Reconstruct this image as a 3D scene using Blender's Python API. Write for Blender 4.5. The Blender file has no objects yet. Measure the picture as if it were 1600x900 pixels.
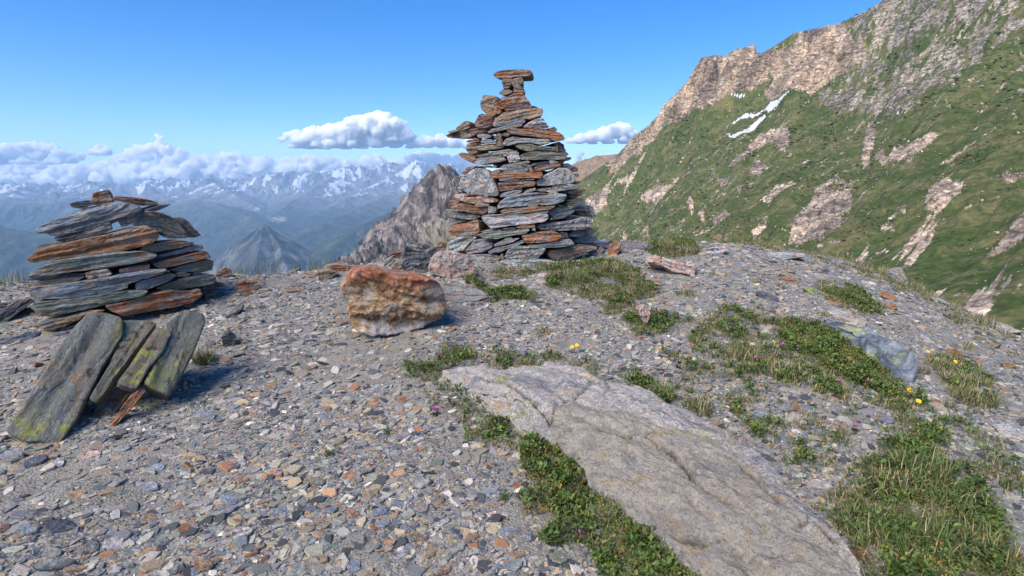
import bpy, math, random
import numpy as np
from mathutils import Matrix, Vector

random.seed(7)
RNG = np.random.default_rng(11)
R = math.radians
scene = bpy.context.scene
COL = scene.collection

# ------------------------------------------------------------------ camera geometry
F = 873.0                       # focal length in photo pixels (1600 wide)
PITCH = math.atan(160.0 / F)
EYE = np.array([0.0, 0.0, 1.5])
FWD = np.array([0, math.cos(PITCH), -math.sin(PITCH)])
UP = np.array([0, math.sin(PITCH), math.cos(PITCH)])
RIGHT = np.array([1.0, 0, 0])

def ray(px, py):
    d = FWD * F + RIGHT * (px - 800.0) + UP * (450.0 - py)
    return d / d[1]             # forward component 1

def at(px, py, D):
    return EYE + ray(px, py) * D

def to_px(P):
    q = P - EYE
    z = np.maximum(q @ FWD, 1e-3)
    return 800.0 + F * (q @ RIGHT) / z, 450.0 - F * (q @ UP) / z

# ------------------------------------------------------------------ noise
_perm = np.random.default_rng(3).permutation(256)
_perm = np.concatenate([_perm, _perm, _perm])
_g3 = np.random.default_rng(5).normal(size=(256, 3))
_g3 /= np.linalg.norm(_g3, axis=1)[:, None]

_g2 = np.stack([np.cos(np.arange(256) * 2.39996), np.sin(np.arange(256) * 2.39996)], 1).astype(np.float32)
_g3 = _g3.astype(np.float32)
_gX, _gY, _gZ = (np.ascontiguousarray(_g3[:, k]) for k in range(3))
_g2X, _g2Y = np.ascontiguousarray(_g2[:, 0]), np.ascontiguousarray(_g2[:, 1])
_perm = _perm.astype(np.int32)

def _fade(f): return f * f * f * (f * (f * 6 - 15) + 10)

def _perlin_chunk(p):
    i = np.floor(p); f = (p - i).astype(np.float32); i = i.astype(np.int32) & 255
    fx, fy, fz = f[:, 0], f[:, 1], f[:, 2]
    if len(p) > 8 and np.ptp(p[:, 2]) < 1e-9:
        u, v = _fade(fx), _fade(fy)
        sd = int(abs(p[0, 2]) * 97) & 255
        ia = _perm[i[:, 0] + sd]; ib = _perm[i[:, 0] + sd + 1]
        def g(h, x, y): return _g2X[h] * x + _g2Y[h] * y
        iy = i[:, 1]
        a = g(_perm[ia + iy], fx, fy); b = g(_perm[ib + iy], fx - 1, fy)
        c = g(_perm[ia + iy + 1], fx, fy - 1); d = g(_perm[ib + iy + 1], fx - 1, fy - 1)
        ab = a + u * (b - a); cd_ = c + u * (d - c)
        return (ab + v * (cd_ - ab)) * 1.35
    u, v, w = _fade(fx), _fade(fy), _fade(fz)
    r = []
    for dx in (0, 1):
        A = _perm[i[:, 0] + dx] + i[:, 1]
        for dy in (0, 1):
            B = _perm[A + dy] + i[:, 2]
            for dz in (0, 1):
                h = _perm[B + dz]
                r.append(_gX[h] * (fx - dx) + _gY[h] * (fy - dy) + _gZ[h] * (fz - dz))
    x00 = r[0] + u * (r[4] - r[0]); x01 = r[1] + u * (r[5] - r[1]); x10 = r[2] + u * (r[6] - r[2]); x11 = r[3] + u * (r[7] - r[3])
    y0 = x00 + v * (x10 - x00); y1 = x01 + v * (x11 - x01)
    return (y0 + w * (y1 - y0)) * 1.5

def perlin(p):
    p = np.asarray(p, dtype=np.float64)
    if len(p) <= 32768: return _perlin_chunk(p).astype(np.float64)
    return np.concatenate([_perlin_chunk(p[k:k + 32768]) for k in range(0, len(p), 32768)]).astype(np.float64)

def fbm(p, octaves=4, gain=0.5, lac=2.03, ridged=False):
    p = np.array(p, dtype=np.float64)
    s = 0; a = 1.0; tot = 0
    for k in range(octaves):
        n = perlin(p + 17.3 * k)
        if ridged:
            n = 1 - 2 * np.abs(n)
        s = s + a * n; tot += a
        a *= gain; p = p * lac
    return s / tot

def xyz(x, y, z=0.0):
    x = np.asarray(x, float); 
    return np.stack([x, np.asarray(y, float) + 0 * x, np.zeros_like(x) + z], axis=1)

def smooth(a, b, x):
    t = np.clip((x - a) / (b - a), 0, 1)
    return t * t * (3 - 2 * t)

# ------------------------------------------------------------------ thin plate spline
class TPS:
    def __init__(self, pts, scale, lam=0.0):
        P = np.array(pts, float)
        self.s = scale
        X = P[:, :2] / scale
        n = len(X)
        K = self.k(X, X) + lam * np.eye(n)
        A = np.zeros((n + 3, n + 3))
        A[:n, :n] = K; A[:n, n] = 1; A[:n, n + 1:] = X; A[n, :n] = 1; A[n + 1:, :n] = X.T
        b = np.zeros(n + 3); b[:n] = P[:, 2]
        self.w = np.linalg.solve(A, b); self.X = X
    def k(self, A, B):
        d2 = (A[:, 0:1] - B[None, :, 0]) ** 2 + (A[:, 1:2] - B[None, :, 1]) ** 2
        return 0.5 * d2 * np.log(d2 + np.asarray(1e-12, d2.dtype))
    def __call__(self, x, y):
        out = np.empty(len(x)); n = len(self.X)
        for a in range(0, len(x), 8000):
            Q = np.stack([x[a:a + 8000], y[a:a + 8000]], 1) / self.s
            out[a:a + 8000] = self.k(Q, self.X) @ self.w[:n] + self.w[n] + Q @ self.w[n + 1:]
        return out

def in_poly(px, py, poly):
    poly = np.asarray(poly, float)
    ins = np.zeros(len(px), bool)
    j = len(poly) - 1
    for i in range(len(poly)):
        xi, yi = poly[i]; xj, yj = poly[j]
        if yi != yj:
            c = ((yi > py) != (yj > py)) & (px < (xj - xi) * (py - yi) / (yj - yi) + xi)
            ins ^= c
        j = i
    return ins

# ------------------------------------------------------------------ object helpers
def tag(o, label=None, cat=None, group=None, kind=None):
    if label: o['label'] = label
    if cat: o['category'] = cat
    if group: o['group'] = group
    if kind: o['kind'] = kind
    return o

def mesh_np(name, V, faces, mat=None, smooth_shade=False, color=None, attrs=None, link=True, parent=None):
    """faces: list of int arrays (m,k)"""
    me = bpy.data.meshes.new(name)
    V = np.asarray(V, np.float32)
    me.vertices.add(len(V)); me.vertices.foreach_set('co', V.ravel())
    flat = np.concatenate([f.ravel() for f in faces]).astype(np.int32)
    tot = np.concatenate([np.full(len(f), f.shape[1]) for f in faces]).astype(np.int32)
    st = np.concatenate([[0], np.cumsum(tot)[:-1]]).astype(np.int32)
    me.loops.add(len(flat)); me.loops.foreach_set('vertex_index', flat)
    me.polygons.add(len(tot)); me.polygons.foreach_set('loop_start', st)
    try: me.polygons.foreach_set('loop_total', tot)
    except Exception: pass
    me.update(calc_edges=True)
    me.polygons.foreach_set('use_smooth', np.full(len(tot), smooth_shade))
    if color is not None:
        c = np.ones((len(V), 4), np.float32); c[:, :color.shape[1]] = color
        a = me.color_attributes.new('tint', 'FLOAT_COLOR', 'POINT'); a.data.foreach_set('color', c.ravel())
    for k, v in (attrs or {}).items():
        a = me.attributes.new(k, 'FLOAT', 'POINT'); a.data.foreach_set('value', np.asarray(v, np.float32))
    if mat: me.materials.append(mat)
    o = bpy.data.objects.new(name, me)
    if link: COL.objects.link(o)
    if parent: o.parent = parent
    return o

def grid_faces(nu, nv, wrap=False):
    i = np.arange(nu - 1 if not wrap else nu)[:, None]; j = np.arange(nv - 1)[None, :]
    i2 = (i + 1) % nu
    return np.stack([i * nv + j, i2 * nv + j, i2 * nv + j + 1, i * nv + j + 1], -1).reshape(-1, 4)

# ------------------------------------------------------------------ node helpers
class NT:
    def __init__(self, name, rough=0.9, spec=0.25):
        self.m = bpy.data.materials.new(name); self.m.use_nodes = True
        self.t = self.m.node_tree; self.t.nodes.clear()
        self.out = self.n('ShaderNodeOutputMaterial')
        self.b = self.n('ShaderNodeBsdfPrincipled')
        self.b.inputs['Roughness'].default_value = rough
        self.b.inputs['Specular IOR Level'].default_value = spec
        self.l(self.b.outputs[0], self.out.inputs['Surface'])
    def n(self, t, **kw):
        nd = self.t.nodes.new(t)
        for k, v in kw.items(): setattr(nd, k, v)
        return nd
    def l(self, a, b): self.t.links.new(a, b)
    def set(self, sock, v):
        if isinstance(v, bpy.types.NodeSocket): self.l(v, sock)
        elif isinstance(v, (tuple, list)) and len(v) == 3 and sock.type == 'RGBA': sock.default_value = (*v, 1)
        elif sock.type == 'VECTOR' and isinstance(v, (int, float)): sock.default_value = (v, v, v)
        else: sock.default_value = v
    def math(self, op, a, b=0.0, clamp=False):
        nd = self.n('ShaderNodeMath', operation=op, use_clamp=clamp)
        self.set(nd.inputs[0], a); self.set(nd.inputs[1], b); return nd.outputs[0]
    def mix(self, f, a, b, mode='MIX'):
        nd = self.n('ShaderNodeMix', data_type='RGBA', blend_type=mode)
        self.set(nd.inputs['Factor'], f); self.set(nd.inputs[6], a); self.set(nd.inputs[7], b); return nd.outputs[2]
    def noise(self, vec, scale, detail=6, rough=0.55, dist=0.0):
        nd = self.n('ShaderNodeTexNoise')
        if vec is not None: self.l(vec, nd.inputs['Vector'])
        nd.inputs['Scale'].default_value = scale; nd.inputs['Detail'].default_value = detail
        nd.inputs['Roughness'].default_value = rough; nd.inputs['Distortion'].default_value = dist
        return nd.outputs['Fac']
    def voro(self, vec, scale, feature='F1', out='Distance', rand=1.0):
        nd = self.n('ShaderNodeTexVoronoi', feature=feature)
        if vec is not None: self.l(vec, nd.inputs['Vector'])
        nd.inputs['Scale'].default_value = scale; nd.inputs['Randomness'].default_value = rand
        return nd.outputs[out]
    def step(self, x, a, b):
        nd = self.n('ShaderNodeMapRange', interpolation_type='SMOOTHSTEP')
        self.set(nd.inputs[0], x); nd.inputs[1].default_value = a; nd.inputs[2].default_value = b
        return nd.outputs[0]
    def ramp(self, x, stops):
        nd = self.n('ShaderNodeValToRGB'); self.set(nd.inputs[0], x)
        e = nd.color_ramp.elements
        while len(e) < len(stops): e.new(0.5)
        for k, (p, c) in enumerate(stops): e[k].position = p; e[k].color = (*c, 1)
        return nd.outputs[0]
    def mapv(self, vec, scale=(1, 1, 1), rot=(0, 0, 0)):
        nd = self.n('ShaderNodeMapping'); self.l(vec, nd.inputs[0])
        nd.inputs['Scale'].default_value = scale; nd.inputs['Rotation'].default_value = rot
        return nd.outputs[0]
    def attr(self, name, out='Fac'):
        nd = self.n('ShaderNodeAttribute'); nd.attribute_name = name; return nd.outputs[out]
    def coord(self, which='Object'):
        return self.n('ShaderNodeTexCoord').outputs[which]
    def vadd(self, a, b):
        nd = self.n('ShaderNodeVectorMath', operation='ADD'); self.l(a, nd.inputs[0]); self.set(nd.inputs[1], b); return nd.outputs[0]
    def bump(self, h, strength=0.5, dist=0.02, normal=None):
        nd = self.n('ShaderNodeBump'); self.l(h, nd.inputs['Height'])
        nd.inputs['Strength'].default_value = strength; nd.inputs['Distance'].default_value = dist
        if normal is not None: self.l(normal, nd.inputs['Normal'])
        return nd.outputs[0]
    def done(self, color=None, normal=None, rough=None):
        if color is not None: self.set(self.b.inputs['Base Color'], color)
        if normal is not None: self.l(normal, self.b.inputs['Normal'])
        if rough is not None: self.set(self.b.inputs['Roughness'], rough)
        return self.m

# ------------------------------------------------------------------ materials: stone
def stone_mat(name, second, amount=(0.45, 0.62), spots=None, lichen=0.0, strata=3.0, mott=9.0, stain=(0.24, 0.145, 0.085)):
    t = NT(name, rough=0.85, spec=0.3)
    info = t.n('ShaderNodeObjectInfo')
    rnd = t.math('MULTIPLY', info.outputs['Random'], 61.0)
    v = t.vadd(t.coord(), rnd)
    vs = t.mapv(v, (1, 1, strata))
    n1 = t.noise(vs, mott, 8, 0.62, 0.6)
    n2 = t.noise(vs, mott * 0.45, 4, 0.5, 0.3)
    n3 = t.noise(t.mapv(v, (1, 1, 5 if strata > 1 else 1.5)), 40, 8, 0.72)
    n4 = t.noise(v, 210, 3, 0.6)
    c = t.mix(t.step(n1, *amount), info.outputs['Color'], second)
    # cool / warm drift
    c = t.mix(t.math('MULTIPLY', t.step(n2, 0.42, 0.66), 0.55), c, t.mix(1.0, c, (1.35, 0.92, 0.66), 'MULTIPLY'))
    st = t.noise(t.mapv(t.vadd(v, 31.0), (1, 1, strata * .7)), mott * .7, 7, .68, .5)
    c = t.mix(t.math('MULTIPLY', t.step(st, 0.56, 0.64), 0.7), c, stain)
    c = t.mix(t.math('MULTIPLY', t.step(st, 0.42, 0.34), 0.5), c, (0.36, 0.36, 0.355))
    c = t.mix(1.0, c, t.ramp(n3, [(0.3, (0.42, 0.43, 0.47)), (0.5, (1, 1, 1)), (0.68, (1.75, 1.7, 1.64))]), 'MULTIPLY')
    c = t.mix(1.0, c, t.ramp(n4, [(0.3, (0.68, 0.68, 0.68)), (0.7, (1.32, 1.32, 1.32))]), 'MULTIPLY')
    if spots:
        n5 = t.noise(t.vadd(v, 9.0), 34, 3, 0.5, 0.4)
        c = t.mix(t.math('MULTIPLY', t.step(n5, 0.56, 0.63), 0.85), c, spots)
    if lichen > 0:
        n6 = t.math('ADD', t.math('MULTIPLY', t.noise(t.vadd(v, 23.0), 4.5, 5, 0.6, 0.4), .6), t.math('MULTIPLY', t.noise(t.vadd(v, 3.0), 38, 5, 0.7), .4))
        c = t.mix(t.math('MULTIPLY', t.step(n6, 0.57 - lichen * 0.1, 0.65 - lichen * 0.1), 0.75), c,
                  t.mix(t.step(t.noise(v, 9, 4), .42, .58), (0.15, 0.17, 0.07), (0.34, 0.35, 0.05)))
        n7 = t.noise(t.vadd(v, 41.0), 11, 6, 0.7)
        c = t.mix(t.math('MULTIPLY', t.step(n7, 0.58, 0.64), 0.8), c, (0.025, 0.028, 0.03))
    h = t.math('ADD', t.math('MULTIPLY', n1, 0.6), t.math('ADD', n3, t.math('MULTIPLY', n4, 0.25)))
    return t.done(c, t.bump(h, 0.85, 0.018))

M = {}
M['slate'] = stone_mat('slate_stone', (0.21, 0.215, 0.2))
M['rust'] = stone_mat('rusty_stone', (0.24, 0.21, 0.185), amount=(0.47, 0.58))
M['quartz'] = stone_mat('pale_stone', (0.44, 0.4, 0.37), spots=(0.05, 0.06, 0.075), strata=1.6, mott=13)
M['lichen'] = stone_mat('lichen_slate', (0.17, 0.18, 0.17), lichen=0.5, strata=3.5)
M['moss'] = stone_mat('mossy_stone', (0.17, 0.14, 0.11), lichen=1.0, strata=2)

def boulder_mat():
    t = NT('rusty_boulder_stone', rough=.85, spec=.25)
    v = t.coord()
    sx = t.n('ShaderNodeSeparateXYZ'); t.l(v, sx.inputs[0])
    n1 = t.noise(v, 5, 8, .65, .6); n2 = t.noise(v, 16, 7, .7, .4); n3 = t.noise(v, 70, 5, .7)
    c = t.ramp(n2, [(.36, (.07, .038, .024)), (.45, (.22, .12, .06)), (.53, (.33, .22, .125)), (.62, (.45, .37, .27))])
    red = t.mix(t.step(n2, .4, .6), (.25, .085, .04), (.42, .2, .12))
    c = t.mix(t.step(t.math('ADD', sx.outputs[2], t.math('MULTIPLY', t.math('SUBTRACT', n1, .5), .35)), .07, .15), c, red)
    low = t.math('ADD', t.math('ADD', t.math('MULTIPLY', sx.outputs[2], -1.0), t.math('MULTIPLY', sx.outputs[0], .12)), t.math('MULTIPLY', t.math('SUBTRACT', n1, .5), .45))
    c = t.mix(t.math('MULTIPLY', t.step(low, .16, .2), .8), c, t.mix(n2, (.22, .22, .24), (.52, .5, .49)))
    c = t.mix(t.math('MULTIPLY', t.step(n1, .53, .6), .65), c, (.38, .34, .3))
    c = t.mix(1.0, c, t.ramp(n3, [(.3, (.5, .5, .5)), (.7, (1.5, 1.45, 1.4))]), 'MULTIPLY')
    h = t.math('ADD', n2, t.math('MULTIPLY', n3, .4))
    return t.done(c, t.bump(h, 1.0, .03))
M['boulder'] = boulder_mat()

def seg_dist(x, y, pl):
    """distance to a 3D polyline in plan, crest height there and arc length"""
    best = np.full(len(x), 1e18); hh = np.zeros(len(x)); ss = np.zeros(len(x)); s0 = 0.0
    for (p, q) in zip(pl[:-1], pl[1:]):
        d = q[:2] - p[:2]; L2 = d @ d; L = math.sqrt(L2)
        t = np.clip(((x - p[0]) * d[0] + (y - p[1]) * d[1]) / L2, 0, 1)
        dx = x - (p[0] + t * d[0]); dy = y - (p[1] + t * d[1])
        dd = dx * dx + dy * dy
        m = dd < best
        best[m] = dd[m]; hh[m] = (p[2] + t * (q[2] - p[2]))[m]; ss[m] = (s0 + t * L)[m]
        s0 += L
    return np.sqrt(best), hh, ss


def ico(sub):
    import bmesh
    bm = bmesh.new(); bmesh.ops.create_icosphere(bm, subdivisions=sub, radius=1.0)
    V = np.array([v.co[:] for v in bm.verts]); Fc = np.array([[v.index for v in f.verts] for f in bm.faces]); bm.free()
    return V, Fc
# ------------------------------------------------------------------ near ground
_ctl = []
def _c(px, py, D): _ctl.append(at(px, py, D))
for px, py, D in [(0, 900, 1.60), (400, 900, 1.64), (800, 900, 1.66), (1200, 900, 1.68), (1600, 900, 1.70), (-250, 900, 1.6), (1850, 900, 1.75),
                  (0, 700, 2.4), (400, 700, 2.44), (800, 700, 2.45), (1200, 700, 2.45), (1600, 720, 2.38),
                  (0, 600, 3.0), (400, 590, 3.15), (800, 590, 3.2), (1200, 600, 3.1), (1600, 620, 3.1), (1850, 660, 3.0),
                  (0, 510, 4.0), (190, 508, 4.05), (400, 510, 4.1), (610, 525, 3.95), (800, 500, 4.3), (1000, 500, 4.3), (1200, 500, 4.35), (1400, 550, 3.9),
                  (600, 460, 4.95), (815, 412, 6.1), (960, 410, 6.2), (1100, 430, 5.6), (1250, 440, 5.6), (1330, 470, 5.1), (1480, 540, 4.4),
                  (-200, 470, 4.9), (0, 445, 5.5), (340, 432, 5.6), (440, 428, 5.7), (540, 420, 5.9), (640, 400, 6.5), (700, 392, 7.0),
                  (815, 380, 7.6), (930, 378, 7.6), (1060, 376, 7.8), (1180, 384, 7.8), (1300, 402, 7.6), (1400, 438, 6.9), (1500, 484, 6.2), (1600, 522, 5.6), (1700, 560, 5.2), (1850, 620, 4.6)]:
    _c(px, py, D)
for px, py, D in [(-200, 470, 4.9), (0, 445, 5.5), (340, 432, 5.6), (540, 420, 5.9), (700, 392, 7.0), (815, 380, 7.6), (930, 378, 7.6), (1060, 376, 7.8), (1180, 384, 7.8),
                  (1300, 402, 7.6), (1400, 438, 6.9), (1500, 484, 6.2), (1600, 522, 5.6), (1850, 620, 4.6)]:
    p = at(px, py, D)
    for k, drop in ((1.12, .18), (1.4, 1.1), (2.0, 3.6), (4.0, 13.0)):
        q = EYE + (p - EYE) * np.array([k, k, 1]); q[2] = p[2] - drop * (0.9 + .1 * D / 6)
        _ctl.append(q)
for x, y in ((-3, 0), (0, 0), (3, 0), (-3, -3), (0, -3), (3, -3), (0, -6)):
    _ctl.append(np.array([x, y, -0.08 + 0.04 * y - 0.03 * x]))
for a in np.linspace(0, 2 * math.pi, 14, endpoint=False):
    q = np.array([34 * math.sin(a), 34 * math.cos(a), -15.0])
    if math.cos(a) < 0.2: _ctl.append(q)
_gt = TPS(_ctl, 5.0, 0.0004)

def _ground_exact(x, y, detail=True):
    x = np.atleast_1d(np.asarray(x, float)); y = np.atleast_1d(np.asarray(y, float))
    z = _gt(x, y)
    if detail:
        far = np.clip(np.hypot(x, y) / 14, 0.0, 3.0)
        z = z + 0.05 * (0.6 + far) * fbm(xyz(x * 1.1, y * 1.1), 3) + 0.016 * fbm(xyz(x * 6, y * 6, 4), 3)
    return z

_gN = 1300; _gL = 13.0
_gax = np.linspace(-_gL, _gL, _gN)
_GX, _GY = np.meshgrid(_gax, _gax, indexing='ij')
_G1 = _ground_exact(_GX.ravel(), _GY.ravel()).reshape(_gN, _gN)
_cax = np.linspace(-_gL, _gL, 300)
_CX, _CY = np.meshgrid(_cax, _cax, indexing='ij')
_G0 = _ground_exact(_CX.ravel(), _CY.ravel(), False).reshape(300, 300)
def _bil(G, x, y):
    n = len(G)
    u = np.clip((x + _gL) / (2 * _gL) * (n - 1), 0, n - 1.001); v = np.clip((y + _gL) / (2 * _gL) * (n - 1), 0, n - 1.001)
    i = u.astype(int); j = v.astype(int); a = u - i; b = v - j
    return G[i, j] * (1 - a) * (1 - b) + G[i + 1, j] * a * (1 - b) + G[i, j + 1] * (1 - a) * b + G[i + 1, j + 1] * a * b
def ground_z(x, y, detail=True):
    x = np.atleast_1d(np.asarray(x, float)); y = np.atleast_1d(np.asarray(y, float))
    return _bil(_G1 if detail else _G0, x, y)

def hit(px, py, lift=0.0):
    r = ray(px, py)
    Ds = np.linspace(1.0, 14, 1400)
    P = EYE + Ds[:, None] * r
    g = ground_z(P[:, 0], P[:, 1]) + lift
    k = np.argmax(P[:, 2] < g)
    if P[k, 2] >= g[k]: k = np.argmin(P[:, 2] - g)
    if k > 0:
        a, b = P[k - 1, 2] - g[k - 1], P[k, 2] - g[k]
        t = a / (a - b) if a > b else 1.0
        return P[k - 1] + (P[k] - P[k - 1]) * min(max(t, 0), 1)
    return P[k]

_az = np.concatenate([np.linspace(-150, -56, 60), np.linspace(-55, 55, 760), np.linspace(56, 150, 60)])
_rr = np.concatenate([[0.05, 0.3, 0.6], np.geomspace(0.9, 14, 520), np.geomspace(14.5, 40, 30)])
_A, _Rr = np.meshgrid(R(1) * _az, _rr, indexing='ij')
gx = (_Rr * np.sin(_A)).ravel(); gy = (_Rr * np.cos(_A)).ravel()
gz = _ground_exact(gx, gy); _in = np.maximum(np.abs(gx), np.abs(gy)) < 12.9; gz[_in] = ground_z(gx[_in], gy[_in])

def soil_amount(x, y):
    """bare gritty soil (1) against chip-covered scree (0)"""
    n = fbm(xyz(x * 0.9 + y * 0.35, y * 0.9 - x * .35, 8), 4)
    px, py = to_px(np.stack([x, y, ground_z(x, y, False)], 1))
    s = smooth(0.02, 0.3, n)
    for cx, cy, rx, ry, a in ((740, 690, 130, 110, .9), (420, 700, 260, 50, .5), (150, 790, 260, 60, .45), (760, 850, 150, 60, .7), (330, 600, 120, 40, .6), (880, 445, 90, 25, .6), (640, 830, 120, 60, .4)):
        s = np.maximum(s, a * np.exp(-((px - cx) / rx) ** 2 - ((py - cy) / ry) ** 2) * (0.8 + 0.8 * n))
    return np.clip(s, 0, 1)

def ground_mat():
    t = NT('gritty_ground', rough=0.95, spec=0.15)
    v = t.coord()
    soil = t.attr('soil')
    cell = t.voro(t.mapv(v, (1, 1, .4)), 95, out='Color')
    cd = t.voro(t.mapv(v, (1, 1, .4)), 95)
    cell2 = t.voro(t.mapv(v, (1, 1, .4), (0, 0, .6)), 240, out='Color')
    sep = t.n('ShaderNodeSeparateColor'); t.l(cell, sep.inputs[0])
    chips = t.ramp(sep.outputs[0], [(0.0, (0.07, 0.08, 0.1)), (0.25, (0.17, 0.185, 0.205)), (0.5, (0.25, 0.25, 0.245)), (0.7, (0.3, 0.28, 0.245)), (0.85, (0.33, 0.22, 0.13)), (1.0, (0.42, 0.41, 0.39))])
    sep2 = t.n('ShaderNodeSeparateColor'); t.l(cell2, sep2.inputs[0])
    grit = t.ramp(sep2.outputs[1], [(0.0, (0.12, 0.115, 0.105)), (0.5, (0.25, 0.235, 0.21)), (0.8, (0.32, 0.29, 0.25)), (1.0, (0.46, 0.44, 0.4))])
    n = t.noise(v, 14, 6, .65)
    dirt = t.ramp(t.noise(v, 5, 6, .6), [(0.4, (0.17, 0.15, 0.125)), (0.6, (0.31, 0.28, 0.24))])
    dirt = t.mix(0.55, dirt, grit)
    c = t.mix(t.step(t.math('ADD', soil, t.math('MULTIPLY', t.math('SUBTRACT', n, 0.5), 1.2)), 0.3, 0.7), chips, dirt)
    h = t.math('ADD', t.math('MULTIPLY', cd, 0.6), t.math('MULTIPLY', t.noise(v, 160, 5, .7), 0.6))
    return t.done(c, t.bump(h, 0.9, 0.012))
M['ground'] = ground_mat()
tag(mesh_np('ground', np.stack([gx, gy, gz], 1), [grid_faces(len(_az), len(_rr))[:, ::-1]], M['ground'], True, attrs={'soil': soil_amount(gx, gy)}), kind='structure')

# ------------------------------------------------------------------ loose chips on the ground
CHIP_COLS = np.array([(0.125, 0.138, 0.155), (0.19, 0.197, 0.205), (0.27, 0.268, 0.258), (0.055, 0.06, 0.072), (0.36, 0.345, 0.315), (0.52, 0.5, 0.46),
                      (0.31, 0.26, 0.19), (0.31, 0.21, 0.135), (0.25, 0.12, 0.07), (0.215, 0.2, 0.165), (0.19, 0.205, 0.165)])
CHIP_P = np.array([.17, .2, .17, 0.14, .10, .025, .07, .025, .01, .05, .03]); CHIP_P = CHIP_P / CHIP_P.sum()

def tint_mat(name, rough=0.85, fine=170, amt=0.4, spec=0.3):
    t = NT(name, rough=rough, spec=spec)
    v = t.coord()
    n = t.noise(v, fine, 4, .65); n2 = t.noise(v, fine * .3, 4, .6)
    c = t.mix(1.0, t.attr('tint', 'Color'), t.ramp(n, [(0.3, (1 - amt,) * 3), (0.7, (1 + amt,) * 3)]), 'MULTIPLY')
    c = t.mix(t.math('MULTIPLY', t.step(n2, .52, .68), .5), c, t.mix(1.0, c, (1.35, 1.05, .78), 'MULTIPLY'))
    return t.done(c, t.bump(n, 0.5, 0.004))
M['chips'] = tint_mat('loose_chips')

def chips_mesh(x, y, size, seed, K=7, elong=(.36, .92), thick=(.12, .32), tilt=.22, sink=.35):
    rng = np.random.default_rng(seed)
    N = len(x)
    e = 0.03
    z = ground_z(x, y)
    nx = -(ground_z(x + e, y) - z) / e; ny = -(ground_z(x, y + e) - z) / e
    nrm = np.stack([nx, ny, np.ones(N)], 1) + np.concatenate([rng.normal(0, tilt, (N, 2)), np.zeros((N, 1))], 1)
    nrm /= np.linalg.norm(nrm, axis=1)[:, None]
    # slight common alignment of the long axis along the slope
    th = rng.normal(0.5, 0.9, N)
    t1 = np.stack([np.cos(th), np.sin(th), np.zeros(N)], 1)
    t1 -= nrm * (t1 * nrm).sum(1)[:, None]; t1 /= np.linalg.norm(t1, axis=1)[:, None]
    t2 = np.cross(nrm, t1)
    ang = (np.arange(K)[None] + rng.uniform(-.38, .38, (N, K))) * 2 * math.pi / K
    rad = rng.uniform(.62, 1.08, (N, K)) * size[:, None]
    el = rng.uniform(*elong, N)[:, None]
    u = np.cos(ang) * rad; w = np.sin(ang) * rad * el
    th_ = (rng.uniform(*thick, N) * size)[:, None]
    base = np.stack([x, y, z], 1)[:, None] + nrm[:, None] * (th_ * (1 - sink) )[:, :, None] * 1.0
    top = base + u[..., None] * t1[:, None] * .9 + w[..., None] * t2[:, None] * .9 + nrm[:, None] * (rng.uniform(-.12, .12, (N, K)) * th_)[..., None]
    mid = base + u[..., None] * t1[:, None] * 1.04 + w[..., None] * t2[:, None] * 1.04 - nrm[:, None] * (th_ * .3)[..., None]
    bot = base + u[..., None] * t1[:, None] * .92 + w[..., None] * t2[:, None] * .92 - nrm[:, None] * (th_ * 1.25)[..., None]
    V = np.concatenate([top, mid, bot], 1).reshape(-1, 3)
    o = (np.arange(N) * 3 * K)[:, None]
    k = np.arange(K); k2 = (k + 1) % K
    topf = o + k[None]
    side = []
    for a in (0, K):
        side.append(np.stack([o + a + K + k[None], o + a + K + k2[None], o + a + k2[None], o + a + k[None]], -1).reshape(-1, 4))
    return V, [topf] + side, 3 * K

SLAB_ROWS = [(690, 580), (715, 573), (790, 578), (865, 568), (910, 580), (940, 597), (1000, 610), (1060, 640), (1120, 670), (1165, 700), (1210, 745), (1265, 805), (1310, 850), (1350, 900),
             (1110, 900), (1080, 880), (1040, 850), (990, 810), (960, 780), (925, 755), (905, 725), (870, 700), (830, 680), (790, 650), (750, 625), (705, 597)]

def scatter(n, seed, r0=1.15, r1=9.5, power=0.75, az=62):
    rng = np.random.default_rng(seed)
    r = (r0 ** power + rng.random(n) * (r1 ** power - r0 ** power)) ** (1 / power)
    a = R(1) * rng.uniform(-az, az, n)
    return r * np.sin(a), r * np.cos(a), r

def build_scree():
    rng = np.random.default_rng(21)
    x, y, r = scatter(250000, 20)
    s = np.exp(rng.normal(math.log(.0078), .68, len(x)))
    s = np.clip(s, .003, .046) * (0.8 + 0.075 * r)
    soil = soil_amount(x, y)
    keep = rng.random(len(x)) > soil * (0.7 - 8 * np.clip(s - .012, 0, .05))
    keep &= (s > 0.0017 * r)
    x, y, s = x[keep], y[keep], s[keep]
    V, Fc, k = chips_mesh(x, y, s, 22)
    N = len(x)
    ci = rng.choice(len(CHIP_COLS), N, p=CHIP_P)
    warm = fbm(xyz(x * .7, y * .7, 30), 3)
    flip = (warm > .05) & (rng.random(N) < .14)
    ci[flip] = rng.choice([6, 7, 8, 9], flip.sum(), p=[.45, .2, .1, .25])
    c = np.array([1.03, 1.0, .93]) * CHIP_COLS[ci] * rng.uniform(.75, 1.25, (N, 1)) * rng.uniform(.95, 1.05, (N, 3))
    o = mesh_np('scree', V, Fc, M['chips'], False, color=np.repeat(c, k, 0))
    tag(o, 'grey slate chips covering the whole ridge top as loose scree', 'scree', kind='stuff')
build_scree()
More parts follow.
